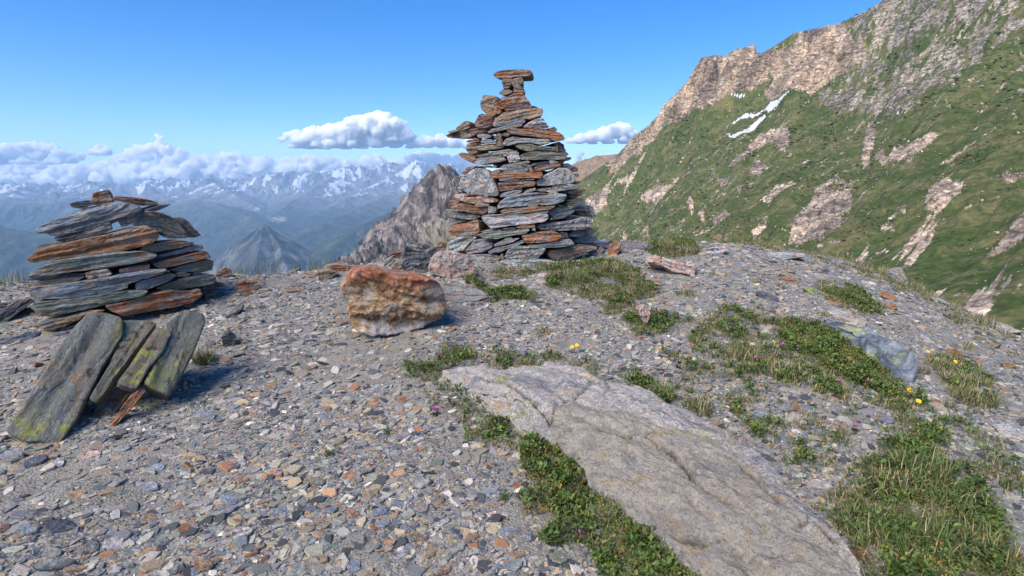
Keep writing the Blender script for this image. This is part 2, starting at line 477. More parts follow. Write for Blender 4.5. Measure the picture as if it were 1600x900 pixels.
# ------------------------------------------------------------------ stones from outlines
def resample(poly, n, chaikin=1):
    P = np.asarray(poly, float)
    for _ in range(chaikin):
        Q = np.roll(P, -1, 0)
        P = np.stack([.94 * P + .06 * Q, .06 * P + .94 * Q], 1).reshape(-1, 2)
    d = np.linalg.norm(np.roll(P, -1, 0) - P, axis=1)
    L = np.concatenate([[0], np.cumsum(d)])
    t = np.linspace(0, L[-1], n, endpoint=False)
    Pc = np.concatenate([P, P[:1]])
    return np.stack([np.interp(t, L, Pc[:, 0]), np.interp(t, L, Pc[:, 1])], 1)

_rock_n = [0]
def solid(poly2, depth, rough=0.05, n=64, bev=0.1, strata=True, seed=None, back=0.8):
    """Closed lumpy solid: outline poly2 (u,w) at the front, depth along +v. Returns V (u,v,w), faces."""
    P = resample(poly2, n)
    area = 0.5 * np.sum(P[:, 0] * np.roll(P[:, 1], -1) - np.roll(P[:, 0], -1) * P[:, 1])
    if area < 0: P = P[::-1]
    c = P.mean(0)
    ext = P.max(0) - P.min(0); m = min(ext[0], ext[1])
    b = min(bev * m, depth * .3)
    nsd = max(4, min(14, int(depth / max(m, .03) * 5) + 3))
    rings = [(0.06, -.0), (0.3, 0), (.55, 0.0), (.78, 0.0)]
    rings = [(s, 0.0) for s in np.linspace(.06, .9, max(5, n // 9))]
    prof = [((1 - b / m * 1.2) , .1 * b), (1.0 - .25 * b / m, .5 * b), (1.0, b)]
    prof += [(1.0 - (1 - back) * (i / nsd) ** 1.5, b + (depth - 2 * b) * i / nsd) for i in range(1, nsd)]
    prof += [(back, depth - b), (back * (1 - b / m), depth), (back * .5, depth), (back * .08, depth)]
    allr = rings + prof
    V = []
    inr = 0.5 * m
    for s, v in allr:
        Q = c + (P - c) * s
        V.append(np.stack([Q[:, 0], np.full(n, v), Q[:, 1]], 1))
    V = np.concatenate(V)
    nr = len(allr)
    idx = np.arange(nr * n).reshape(nr, n)
    a = idx[:-1]; a2 = np.roll(idx, -1, 1)[:-1]; b_ = idx[1:]; b2 = np.roll(idx, -1, 1)[1:]
    quads = np.stack([a, b_, b2, a2], -1).reshape(-1, 4)
    caps = [idx[0][None, :], idx[-1][None, ::-1]]
    if seed is None:
        _rock_n[0] += 1; seed = _rock_n[0]
    off = np.array([seed * 7.31, seed * 3.7, seed * 1.9])
    q = V / max(m, .04)
    d1 = np.stack([fbm(q * 1.3 + off + 31 * k, 3) for k in range(3)], 1)
    d2 = np.stack([fbm(q * np.array([3.2, 3.2, 7.0 if strata else 3.2]) + off + 57 * k, 3, .6) for k in range(3)], 1)
    amp = rough * m
    d3 = np.stack([fbm(q * 11 + off + 83 * k, 2, .6) for k in range(3)], 1)
    V = V + d1 * amp * np.array([1.0, 2.6, .9]) + d2 * amp * np.array([.9, 1.5, .5 if strata else .8]) + d3 * amp * .4
    if strata:      # ledges: sheets of stone that end at different depths
        led = perlin(np.stack([q[:, 0] * .35 + off[0], q[:, 1] * 0 + off[1], q[:, 2] * 4.5 + off[2]], 1))
        front = np.exp(-V[:, 1] / (0.5 * m))
        V[:, 1] += np.round(led * 3) / 3 * .16 * m * front * min(1.0, rough / .05)
    return V, [quads] + caps

def frame_rock(name, label, cat, group, poly_px, P0, nrm, depth, color, mat='slate', rough=.05, back=.8, bev=.045, strata=True, n=72, kids=None):
    """poly_px in photo pixels, unprojected on the plane through P0 with normal nrm (towards the viewer)"""
    nrm = np.asarray(nrm, float); nrm = nrm / np.linalg.norm(nrm)
    W = []
    for px, py in poly_px:
        r = ray(px, py)
        D = ((P0 - EYE) @ nrm) / (r @ nrm)
        W.append(EYE + r * D)
    W = np.array(W)
    e1 = np.cross([0, 0, 1.0], nrm); e1 /= np.linalg.norm(e1)
    e2 = np.cross(nrm, e1)
    c = W.mean(0)
    uv = np.stack([(W - c) @ e1, (W - c) @ e2], 1)
    cov = np.cov(uv.T); ev, evec = np.linalg.eigh(cov)
    a = evec[:, 1]
    if a[0] < 0: a = -a
    if ev[1] < 1.6 * ev[0]: a = np.array([1.0, 0.0])
    x = e1 * a[0] + e2 * a[1]; z = np.cross(nrm, x)
    if z @ e2 < 0: z = -z
    y = -nrm
    poly2 = np.stack([(W - c) @ x, (W - c) @ z], 1)
    V, Fc = solid(poly2, depth, rough, n=n, bev=bev, strata=strata, back=back)
    # front face stays on the plane; keep handedness
    Mx = np.stack([x, y, z], 1)
    if np.linalg.det(Mx) < 0: Fc = [f[:, ::-1] for f in Fc]
    o = mesh_np(name, V, Fc, M[mat], n >= 80)
    o.matrix_world = Matrix(((*Mx[0], c[0]), (*Mx[1], c[1]), (*Mx[2], c[2]), (0, 0, 0, 1)))
    cj = np.array(color) * RNG.uniform(.88, 1.12) * RNG.uniform(.95, 1.05, 3)
    o.color = (*cj, 1)
    tag(o, label, cat, group)
    return o

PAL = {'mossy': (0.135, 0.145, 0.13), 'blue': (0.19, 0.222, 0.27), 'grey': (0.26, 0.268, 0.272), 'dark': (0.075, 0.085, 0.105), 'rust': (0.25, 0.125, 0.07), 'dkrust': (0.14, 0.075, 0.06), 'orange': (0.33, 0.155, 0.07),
       'tan': (0.27, 0.205, 0.14), 'olive': (0.19, 0.185, 0.145), 'green': (0.17, 0.205, 0.19), 'quartz': (0.36, 0.37, 0.385), 'pink': (0.37, 0.29, 0.255), 'purple': (0.15, 0.115, 0.125),
       'pale': (0.36, 0.385, 0.41), 'brown': (0.17, 0.12, 0.085)}
MATOF = {'mossy': 'slate', 'blue': 'slate', 'grey': 'slate', 'dark': 'slate', 'rust': 'rust', 'dkrust': 'rust', 'orange': 'rust', 'tan': 'slate', 'olive': 'slate', 'green': 'slate', 'quartz': 'quartz',
         'pink': 'quartz', 'purple': 'slate', 'pale': 'slate', 'brown': 'slate'}

# ------------------------------------------------------------------ the tall cairn
TILE = {'A': (690, 180, .1625), 'B': (690, 290, .1625), 'C': (740, 100, 1 / 9.0), 'D': (0, 270, .21875), 'E': (0, 380, .2625),
        'S': (0, 460, .28886), 'O': (500, 350, .25), 'G': (860, 350, .2375), 'H': (1200, 380, .26667), 'L': (0, 270, .28886)}
def px_of(tile, s):
    ox, oy, k = TILE[tile]
    v = [float(q) for q in s.replace(';', ' ').replace(',', ' ').split()]
    return [(ox + v[i] * k, oy + v[i + 1] * k) for i in range(0, len(v), 2)]

tall_base = at(815, 412, 6.1)
TALL_D = 6.1 + 0.78
def tall_r(row): return float(np.interp(row, [108, 150, 200, 280, 410], [.2, .3, .56, .74, .84]))
def tall_stone(tile, color, label, pts, depth=None, mat=None, rough=.055, push=0.0, **kw):
    poly = px_of(tile, pts); a = np.array(poly)
    cx, cy = (a[:, 0].min() + a[:, 0].max()) / 2, (a[:, 1].min() + a[:, 1].max()) / 2
    rr = tall_r(cy)
    u = (cx - 815) / F * 6.4
    v = math.sqrt(max(rr * rr - u * u, .012))
    D = TALL_D - v * .95 + push
    w = (a[:, 0].max() - a[:, 0].min()) / F * 6.4
    if depth is None: depth = float(np.clip(max(.8 * w, .34), .2, min(.62, 1.7 * v + .12)))
    ang = float(np.clip(u / rr, -.9, .9)) * .45
    nrm = np.array([math.sin(ang), -math.cos(ang), 0.0])
    return frame_rock('cairn_stone', label, 'stone', 'stones of the tall cairn', poly, at(cx, cy, D), nrm, depth, PAL[color], mat or MATOF[color], rough, **kw)

TALL = [
('C','rust','flat oval rusty capstone lying across the very top of the tall cairn','265,140 330,100 450,78 600,70 740,68 800,85 820,120 810,155 740,170 600,175 540,190 470,210 380,215 300,185'),
('C','brown','left rusty brown prop directly beneath the capstone of the tall cairn','390,225 465,208 535,203 545,250 500,335 415,347'),
('C','tan','right knobbly tan prop directly beneath the capstone of the tall cairn','535,240 562,207 685,183 695,225 690,270 630,300 570,330 545,300'),
('C','dkrust','dark red sloping stone right under the props of the capstone','560,345 600,315 650,305 700,340 730,375 725,405 640,390 560,395'),
('C','brown','small lens shaped brown stone jutting left below the capstone props','345,400 380,370 430,348 510,362 550,385 510,415 430,437 370,425'),
('C','rust','big slanting rusty block forming the head of the tall cairn','295,570 380,515 440,470 560,415 650,385 700,410 760,490 830,610 760,600 680,560 560,580 430,615 380,635 330,610'),
('C','purple','dark purplish sliver wedged under the slanting head block of the tall cairn','425,635 520,592 640,562 740,582 835,615 700,635 560,655 450,655'),
('C','grey','tiny grey stone peeking out behind the left of the slanting head block','385,480 430,452 445,492 390,508'),
('C','tan','squarish tan block standing on the left shoulder of the tall cairn','90,560 125,440 200,435 300,450 335,495 340,535 300,575 240,580 160,560 150,668 95,630'),
('C','rust','rusty block right below the squarish tan block on the left shoulder','155,558 230,568 300,578 330,620 392,655 372,692 310,700 270,745 165,718'),
('C','dkrust','dark red rounded stone on the left shoulder, lowest of the shoulder pile','10,830 60,720 130,700 200,720 280,760 240,850 200,900 60,905 15,880'),
('C','tan','broad half grey half rusty slab below the slanting head block','265,830 310,760 420,680 560,655 700,630 830,625 920,612 975,630 980,690 950,735 800,780 640,765 480,790 340,830 280,870'),
('A','blue','thin blue grey slab under the half grey half rusty upper slab','490,105 500,82 640,52 720,36 805,40 800,70 720,90 600,100 520,112'),
('A','grey','thin tilted grey slab resting above the gap beside the right rusty plank','438,162 480,132 600,104 780,80 770,105 640,130 560,150 450,172'),
('A','quartz','pinkish white wedge on the right above the long rusty plank','780,115 830,70 900,40 960,20 1000,70 1035,110 1000,137 880,125 800,125'),
('A','tan','small tan stone at the right end on top of the long rusty plank','1030,130 1080,110 1110,130 1105,155 1040,150'),
('A','dkrust','dark red plank jutting far out to the left of the tall cairn','38,200 60,180 180,155 300,125 430,120 440,160 330,185 295,205 290,225 160,220 60,215'),
('A','rust','small rusty stone lying on the jutting dark red plank','130,135 150,110 200,70 245,52 270,75 265,120 220,140 150,148'),
('A','grey','thin grey flake on the outer tip of the jutting dark red plank','62,155 120,140 150,150 90,170 65,172'),
('A','orange','long rusty orange plank on the upper right of the tall cairn','630,140 660,122 760,130 900,130 1020,145 1130,165 1175,195 1185,235 1120,250 1040,235 900,205 760,190 650,175'),
('A','grey','small flat grey stone beneath the inner end of the jutting dark red plank','340,185 380,178 490,190 470,215 400,222 345,210'),
('A','brown','brown wedge between the two long planks of the upper cairn','500,215 545,170 580,190 560,225 520,240'),
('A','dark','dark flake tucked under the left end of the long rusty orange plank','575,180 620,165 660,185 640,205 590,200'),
('A','tan','small pointed tan stone standing left of the white slab of the upper cairn','520,290 545,240 570,210 595,290 560,300'),
('A','blue','small blue grey block left of the pointed tan stone','370,260 390,230 470,230 530,265 520,280 420,278'),
('A','dkrust','small dark red stone on top of the brown block at the left edge','235,255 260,235 300,240 300,220 360,225 365,260 280,265'),
('A','brown','brown cube shaped block at the left edge above the orange tongue','235,340 240,280 270,265 335,270 345,330 340,365 290,378 250,360'),
('A','tan','flat tan slab below the pointed tan stone','330,315 350,290 410,277 520,295 600,300 560,320 450,330 370,340'),
('A','pale','pale bluish white slab below the long rusty orange plank','590,265 620,225 680,208 760,215 900,225 1040,235 1050,265 960,285 850,265 740,270 640,290 600,290'),
('A','olive','tan grey slab right under the pale bluish white slab','705,295 760,280 860,275 900,290 1080,305 1110,330 1060,345 900,335 840,350 760,325'),
('A','purple','purplish stone at the right edge below the end of the rusty orange plank','1080,270 1130,255 1170,280 1200,340 1190,360 1120,350 1110,300'),
('A','tan','small upright tan stone at the right end of the tan grey slab','1090,300 1115,295 1120,350 1080,350'),
('A','rust','orange brown tongue sticking out left at mid height of the tall cairn','160,375 185,357 240,365 325,390 320,440 300,465 250,440 190,405'),
('A','grey','long grey slate above the white cube, left half of the tall cairn','330,385 420,370 520,345 640,325 730,345 700,365 600,380 560,395 460,380 380,400 330,395'),
('A','grey','grey slate just right of the orange brown tongue, upper of two','325,420 420,390 480,385 600,400 520,415 400,430 330,435'),
('A','pale','bluish white slate just right of the orange brown tongue, lower of two','310,455 340,435 460,425 600,405 620,430 540,450 440,465 340,475'),
('A','grey','curved grey flake lying on the small white cube','590,385 640,360 740,355 745,372 660,378 600,400'),
('A','quartz','small white cube in the middle of the tall cairn','625,400 660,378 740,375 760,435 700,455 650,460'),
('A','olive','long olive grey slab right of the small white cube','750,395 800,365 900,345 1050,350 1190,375 1210,400 1190,430 1000,425 850,430 770,430'),
('A','grey','thin grey stone at the right end above the long olive slab','1120,360 1200,350 1225,380 1200,395'),
('A','purple','tiny purplish stone sticking out right beside the long olive slab','1200,420 1240,400 1250,420 1215,440'),
('A','dark','thin dark slate above the big rounded blue block','330,490 420,480 530,490 510,505 400,500'),
('A','grey','grey slate lying on the oval blue stone','555,505 600,475 700,460 830,435 855,455 800,475 680,485 600,510'),
('A','blue','oval blue stone above the long orange plank in the middle','570,525 600,500 680,480 770,485 840,520 820,540 700,545 600,545'),
('A','tan','tan sliver left of the oval blue stone','470,550 500,530 550,515 565,545 480,565'),
('A','tan','tan stone hugging the right end of the oval blue stone','780,480 850,475 890,540 850,550 840,515'),
('A','rust','brownish slab right of the oval blue stone','890,510 920,480 1050,445 1110,440 1160,490 1060,520 960,540 900,535'),
('A','dark','dark wedge above the brownish slab on the right','855,485 880,465 1000,445 1040,448 920,480 870,492'),
('A','rust','small round rusty stone at the right end of the long olive slab','1125,440 1160,430 1185,445 1170,470 1130,465'),
('A','grey','small grey stone above the white spotted boulder of the tall cairn','1160,470 1220,460 1260,490 1240,520 1180,500'),
('A','purple','rounded purplish stone jutting right above the white spotted boulder','1235,525 1270,490 1310,505 1310,540 1260,550'),
('A','orange','long orange plank in the middle, above the dark red block','470,570 500,560 640,545 800,545 965,545 975,585 940,605 780,605 600,615 490,600'),
('A','blue','big rounded blue block on the left side of the tall cairn','160,640 190,590 250,560 290,520 340,505 410,515 450,545 490,620 530,680 550,745 530,775 440,780 340,770 240,750 190,720 165,680'),
('A','dark','dark stone half hidden at the left of the big rounded blue block','95,640 110,595 160,580 190,590 165,650 200,730 200,755 130,720'),
('A','brown','small brown stone at the upper left of the big rounded blue block','185,560 210,535 245,560 200,578'),
('A','purple','purplish brown stone above the left of the big rounded blue block','220,510 290,488 330,490 280,530 240,540'),
('A','dkrust','dark red block under the long orange plank in the middle','540,650 640,630 800,620 905,640 895,680 760,705 600,730 555,730'),
('A','quartz','white spotted boulder on the right side of the tall cairn','915,640 960,600 1060,540 1130,505 1220,510 1280,570 1300,610 1270,650 1130,665 1000,685 925,680'),
('A','green','greenish sliver under the right of the white spotted boulder','1060,683 1130,650 1260,658 1200,685 1080,692'),
('A','blue','thin blue slate running below the white spotted boulder','910,710 1060,695 1250,675 1325,670 1320,690 1200,715 1040,725 920,725'),
('A','grey','small grey stone at the right edge beside the white spotted boulder','1280,570 1315,560 1320,590 1285,600'),
('A','dkrust','small dark red stone at the right edge below the white spotted boulder','1285,640 1330,630 1325,660 1290,665'),
('B','blue','blue wedge beneath the dark red block','555,105 580,75 680,45 780,40 760,70 640,105 570,112'),
('B','grey','thin grey flake right of the blue wedge beneath the dark red block','780,70 830,35 905,20 900,45 830,70 790,78'),
('B','orange','bright orange stone on the right edge at mid height of the tall cairn','1230,110 1260,70 1330,35 1380,30 1385,55 1330,100 1260,125'),
('B','grey','small grey stone just above the bright orange stone of the right edge','1205,62 1280,45 1300,60 1240,82'),
('B','blue','big greenish blue slab across the middle of the tall cairn','535,205 560,160 620,110 740,80 860,68 1000,72 1190,80 1205,100 1180,150 1060,190 920,185 740,200 600,215 545,220'),
('B','blue','blue slate below the bright orange stone, right of the greenish blue slab','1200,150 1290,125 1380,118 1370,140 1290,158'),
('B','green','greenish slate above the grey wedge on the right edge','1190,178 1240,158 1370,145 1385,180 1300,200 1220,197'),
('B','orange','small orange flake directly under the big rounded blue block','105,100 130,80 210,78 260,95 190,120 130,120'),
('B','rust','long rusty red slab under the big rounded blue block','170,140 200,115 330,108 460,115 530,130 545,155 460,165 340,155 220,160'),
('B','dkrust','dark end stone left of the long rusty red slab','60,165 80,140 170,145 165,165 90,190 65,190'),
('B','rust','rust and white block on the left, below the rusty red slab','85,215 110,180 190,170 300,185 440,205 460,240 400,275 270,265 150,240'),
('B','grey','grey end piece right of the rust and white block','445,200 500,210 525,230 520,260 450,268'),
('B','tan','small tan lump on top of the rust and white block','310,185 360,165 450,178 460,198 340,202'),
('B','green','dark green spotted slab below the rust and white block on the left','45,230 80,240 200,265 330,280 370,295 320,325 200,325 100,300 60,275'),
('B','blue','blue stone half hidden above the rusty cube at the left edge','70,350 100,310 180,330 250,335 150,365 75,385'),
('B','rust','rusty cube with a grey base at the left edge near the foot','60,420 85,390 200,360 350,345 365,440 320,475 180,485 80,480'),
('B','pale','big bluish white slab in the lower middle of the tall cairn','380,295 420,285 560,280 740,275 920,275 1020,272 1035,310 990,345 820,375 650,390 480,412 440,385 400,345'),
('B','orange','thin orange topped slab above the big bluish white slab','560,250 600,225 740,215 860,205 1000,200 1100,195 1060,225 900,255 720,275 600,275'),
('B','tan','small tan lump under the greenish blue slab','820,215 850,180 900,175 930,195 890,212'),
('B','quartz','thin white flake under the right end of the orange topped slab','840,270 960,250 1040,235 1020,262 900,278'),
('B','grey','grey wedge right of the orange topped slab','1030,260 1080,225 1150,190 1210,195 1270,220 1290,245 1230,280 1160,320 1090,325 1060,290'),
('B','purple','purplish end piece right of the grey wedge, upper of two','1270,222 1370,215 1400,245 1295,245'),
('B','brown','brown flake right of the grey wedge, lower of two','1290,260 1350,250 1460,310 1340,290'),
('B','quartz','upright white block at the right edge of the tall cairn','1375,210 1420,185 1460,215 1490,290 1460,310 1400,270'),
('B','dark','dark flake under the grey wedge on the right','1180,320 1260,285 1340,300 1250,325'),
('B','quartz','long pinkish white slab on the lower right of the tall cairn','915,400 950,375 1060,360 1200,345 1330,315 1410,305 1450,340 1450,375 1380,420 1250,430 1100,435 950,425'),
('B','grey','thin grey slate above the pale green slab','365,445 440,425 580,420 560,440 420,455'),
('B','dark','small dark slate under the big bluish white slab','580,410 720,405 700,420 600,424'),
('B','orange','small orange brick under the right end of the big bluish white slab','715,405 760,385 895,375 900,405 800,412'),
('B','quartz','tiny white chip left of the long pinkish white slab','870,430 880,408 905,415 900,438'),
('B','green','pale green slab in the lower middle, below the big bluish white slab','360,490 400,455 560,440 720,425 830,410 850,430 800,465 660,485 520,515 400,505'),
('B','orange','bright orange faced slab near the foot of the tall cairn','770,480 860,465 960,445 1060,435 1140,460 1160,500 1100,530 960,550 800,555 790,520'),
('B','green','green blue stone right of the bright orange faced slab','1220,470 1280,440 1380,440 1395,470 1320,495 1240,490'),
('B','tan','tan rusty stone at the right edge under the long pinkish white slab','1395,440 1480,405 1495,440 1450,475 1400,475'),
('B','dark','dark small stone between the bright orange slab and the green blue stone','1150,450 1210,455 1220,500 1170,500'),
('B','blue','blue slate under the green blue stone at the lower right','1270,530 1330,495 1490,480 1510,520 1430,555 1330,550'),
('B','pale','pale slab leaning out at the lower right foot of the tall cairn','1440,580 1480,545 1590,525 1600,545 1530,572'),
('B','pale','split bluish white stone at the lower left corner of the tall cairn','65,590 90,500 200,490 330,490 260,560 210,630 120,640 75,620'),
('B','blue','dark blue stone right of the split lower left corner stone','215,640 250,600 310,520 400,525 490,555 480,600 400,640 260,665'),
('B','grey','thin greyish slab under the pale green slab, upper of the tilted pair','500,570 560,540 660,515 750,505 690,540 580,575 510,585'),
('B','green','small green flake squeezed under the pale green slab','580,530 620,505 680,500 660,520'),
('B','blue','tilted layered slate below the thin greyish slab near the foot','440,640 520,600 640,575 780,525 790,550 680,590 560,640 460,655'),
('B','blue','long blue slate under the bright orange faced slab','820,575 960,565 1080,540 1250,515 1280,570 1180,590 1000,600 880,595'),
('B','green','greenish spotted block at the middle of the foot of the tall cairn','600,690 640,620 710,575 860,590 1005,605 980,650 930,705 760,695 640,705'),
('B','tan','slab with yellow green lichen at the right foot of the tall cairn','1020,650 1060,620 1200,605 1360,590 1500,585 1490,610 1400,640 1240,680 1080,720 1040,690'),
('B','green','thin mossy slab lying on the yellow lichen slab','1270,592 1330,565 1440,570 1455,585'),
('B','grey','grey stone at the left foot of the tall cairn, half in the grass','260,665 400,665 530,665 560,700 540,750 430,775 300,730'),
('B','grey','small upright grey stone beside the greenish spotted block','550,690 580,650 600,700 580,720'),
('B','pale','long pale footing slab at the very bottom of the tall cairn','555,740 600,715 760,705 900,705 1080,730 1100,745 900,765 700,780'),
('B','dark','dark mossy slab under the yellow lichen slab','1100,722 1240,682 1380,650 1420,650 1300,695 1180,725'),
]
for tl, colr, lab, pts in TALL:
    mat = None; kw = {}
    if 'lichen' in lab and 'slab with' in lab: mat = 'lichen'
    if 'mossy' in lab: mat = 'lichen'
    if 'big rounded' in lab or 'spotted boulder' in lab: mat = 'quartz'; kw = dict(strata=False, rough=.04)
    if 'spotted' in lab and colr == 'green': mat = 'quartz'
    tall_stone(tl, colr, lab, pts, mat=mat, **kw)

def fill_stone(cx, cy, cz, rx, ry, rz, label, group, color='dark'):  # core filler added behind the gaps, coloured dark so they read as shade
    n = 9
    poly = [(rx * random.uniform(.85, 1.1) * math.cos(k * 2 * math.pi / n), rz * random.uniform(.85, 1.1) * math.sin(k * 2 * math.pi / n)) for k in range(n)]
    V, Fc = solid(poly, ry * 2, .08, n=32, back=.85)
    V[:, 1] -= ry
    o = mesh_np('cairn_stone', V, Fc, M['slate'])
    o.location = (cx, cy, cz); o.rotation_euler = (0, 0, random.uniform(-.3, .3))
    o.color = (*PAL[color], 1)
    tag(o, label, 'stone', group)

_axis = at(815, 300, TALL_D)
_z0 = ground_z(_axis[0], _axis[1])[0]
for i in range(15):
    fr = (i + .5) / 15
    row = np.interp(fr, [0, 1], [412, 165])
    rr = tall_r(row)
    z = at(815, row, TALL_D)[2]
    fill_stone(_axis[0] + random.uniform(-.04, .04), _axis[1] + .12, z, rr * (.72 - .3 * fr), rr * .5, .085 - .03 * fr, 'dark filler slab added in the shaded core of the tall cairn', 'core slabs of the tall cairn')

# ------------------------------------------------------------------ the low cairn on the left
lbase = hit(190, 506)
_ld = np.array([lbase[0], lbase[1], 0.0]); LR = np.linalg.norm(_ld); _ld /= LR
_lr = np.array([_ld[1], -_ld[0], 0.0])
LAX = LR + .6
def low_r(row): return float(np.interp(row, [290, 330, 400, 520], [.3, .42, .62, .72]))
def low_stone(tile, color, label, pts, depth=None, push=0.0, mat=None, **kw):
    poly = px_of(tile, pts); a = np.array(poly)
    cx, cy = (a[:, 0].min() + a[:, 0].max()) / 2, (a[:, 1].min() + a[:, 1].max()) / 2
    def lateral(p):
        r = ray(p, cy); return (r @ _lr) / (r @ _ld) * LR
    u = lateral(cx) - lateral(190); w = lateral(a[:, 0].max()) - lateral(a[:, 0].min())
    rr = low_r(cy)
    v = math.sqrt(max(rr * rr - u * u * .8, .02))
    Rd = LAX - v * .95 + push
    if depth is None: depth = float(np.clip(.75 * w, .22, min(.6, 1.6 * v + .1)))
    r = ray(cx, cy)
    P0 = EYE + r * (Rd / (r @ _ld))
    ang = float(np.clip(u / rr, -.9, .9)) * .35
    nrm = -_ld * math.cos(ang) + _lr * math.sin(ang)
    return frame_rock('cairn_stone', label, 'stone', 'stones of the low cairn', poly, P0, nrm, depth, PAL[color], mat or MATOF[color], kw.pop('rough', .05), **kw)

LOW = [
('D','rust','rusty cube perched on the very top of the low cairn','652,185 665,145 765,118 800,175 820,205 740,225 700,220 655,205'),
('D','dark','thin dark slab left of the rusty cube on top of the low cairn','490,220 530,208 640,195 690,220 660,245 580,258 510,245'),
('D','rust','thin rusty plank right of the rusty cube on top of the low cairn','805,175 830,168 940,172 1060,190 1130,210 1125,235 1000,235 870,205 815,200'),
('D','dark','dark pointed spear of slate sticking out right near the top of the low cairn','960,285 1040,262 1130,235 1225,220 1190,245 1130,270 1060,285'),
('D','blue','big blue grey slab crowning the low cairn and overhanging to the left','240,420 270,385 370,340 500,290 640,235 740,220 860,210 980,235 1020,265 960,305 840,345 700,400 560,430 450,460 360,450 330,430 280,437'),
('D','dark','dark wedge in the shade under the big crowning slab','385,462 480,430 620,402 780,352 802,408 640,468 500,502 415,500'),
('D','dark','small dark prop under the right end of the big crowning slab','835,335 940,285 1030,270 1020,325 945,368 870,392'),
('D','olive','large tan grey block on the upper right of the low cairn','935,345 990,300 1060,272 1150,280 1240,320 1300,375 1335,440 1330,470 1200,470 1140,430 1060,385 960,375'),
('D','tan','rusty tan wedge overhanging at the upper right of the low cairn','1225,325 1300,318 1350,350 1390,400 1440,445 1390,465 1335,460 1320,410'),
('D','rust','long thick rusty red slab under the shade wedge of the low cairn','180,623 220,590 290,545 440,510 640,465 820,425 960,390 1040,380 1130,420 1140,470 1056,517 900,555 768,575 560,600 360,625 215,645'),
('D','tan','tan flake behind the left of the long rusty red slab','250,540 270,520 400,485 460,500 300,545'),
('D','tan','tan slab right of the long rusty red slab, below the large tan grey block','1000,545 1060,515 1180,495 1300,482 1390,495 1370,520 1240,545 1120,565 1030,560'),
('E','blue','thin blue slate above the orange red slab of the low cairn','930,80 1010,55 1100,30 1205,5 1215,35 1080,60 980,78'),
('E','green','long greenish slab below the long rusty red slab','160,200 230,150 300,110 500,80 700,55 850,50 940,75 900,100 760,130 620,150 400,175 200,215'),
('E','orange','bright orange red slab on the right of the low cairn','905,125 1000,100 1100,75 1230,45 1260,85 1150,110 1000,145 940,145'),
('E','olive','tan grey slab below the bright orange red slab','1010,160 1100,130 1250,95 1275,110 1265,160 1200,175 1050,170'),
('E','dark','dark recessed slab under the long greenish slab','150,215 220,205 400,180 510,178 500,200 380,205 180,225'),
('E','pink','small pink brick between two long slabs of the low cairn','505,180 560,165 640,155 668,185 600,205 520,215'),
('E','purple','purplish block right of the small pink brick','710,160 780,140 895,125 890,155 760,185 715,185'),
('E','tan','flat tan slab left of the small pink brick','150,260 220,225 340,210 510,200 470,220 330,245 200,265'),
('E','blue','long dark blue slab under the pink brick','155,270 340,250 500,225 700,190 880,160 1000,155 970,185 850,215 760,245 760,270 600,310 400,330 240,335 180,325'),
('E','blue','short blue wedge right of the long dark blue slab','805,245 830,228 930,200 1020,178 1055,195 1000,230 880,275 810,285'),
('E','olive','small tan chip above the right end of the short blue wedge','1050,180 1090,170 1140,185 1110,200 1060,200'),
('E','grey','thin grey chip at the right end between two tan slabs','1145,178 1190,170 1195,185 1150,188'),
('E','olive','tan grey block on the lower right of the low cairn','930,270 1000,240 1100,205 1270,185 1290,210 1280,240 1180,260 1060,278 960,280'),
('E','green','long pale green slab low on the low cairn, above the lichen slabs','170,380 220,350 400,335 620,305 760,285 885,285 850,315 680,355 500,400 300,440 230,435 200,400'),
('E','orange','big orange brown slab at the right foot of the low cairn','625,375 760,345 880,310 1000,280 1150,290 1195,275 1210,310 1150,355 1050,380 900,405 740,435 660,405'),
('E','blue','small blue flake on top of the big orange brown slab','1005,295 1080,280 1070,300 1010,307'),
('E','dark','dark grey stone at the lower right edge of the low cairn','1200,270 1270,245 1310,265 1300,310 1220,325'),
('E','tan','tan footing slab at the left foot of the low cairn','210,485 240,465 400,440 540,400 620,400 600,415 500,420 480,450 390,495 280,520 230,505'),
('E','orange','small orange stone at the right foot beside the lichen slabs','1090,375 1150,360 1170,375 1150,390'),
('E','brown','brown stone at the right edge of the low cairn','1278,225 1330,240 1330,262 1288,266'),
]
for tl, colr, lab, pts in LOW:
    low_stone(tl, colr, lab, pts)
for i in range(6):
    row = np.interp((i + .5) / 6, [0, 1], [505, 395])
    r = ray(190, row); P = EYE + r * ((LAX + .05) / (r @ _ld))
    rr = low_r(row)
    fill_stone(P[0], P[1], P[2], rr * .66, rr * .5, .075, 'dark filler slab added in the shaded core of the low cairn', 'core slabs of the low cairn')

# ------------------------------------------------------------------ other rocks, each on the ground
def ground_rock(name, label, tile, pts, color, depth, base=None, lean=0.0, yaw=0.0, mat=None, cat='rock', group=None, rough=.07, **kw):
    poly = px_of(tile, pts) if isinstance(pts, str) else pts
    a = np.array(poly)
    if base is None: base = ((a[:, 0].min() + a[:, 0].max()) / 2, a[:, 1].max() - 1)
    P0 = hit(*base)
    d = np.array([P0[0], P0[1], 0.0]); d /= np.linalg.norm(d)
    d = np.array([d[0] * math.cos(yaw) + d[1] * math.sin(yaw), -d[0] * math.sin(yaw) + d[1] * math.cos(yaw), 0])
    nrm = -d * math.cos(lean) + np.array([0, 0, math.sin(lean)])
    return frame_rock(name, label, cat, group, poly, P0, nrm, depth, PAL[color], mat or MATOF[color], rough, **kw)

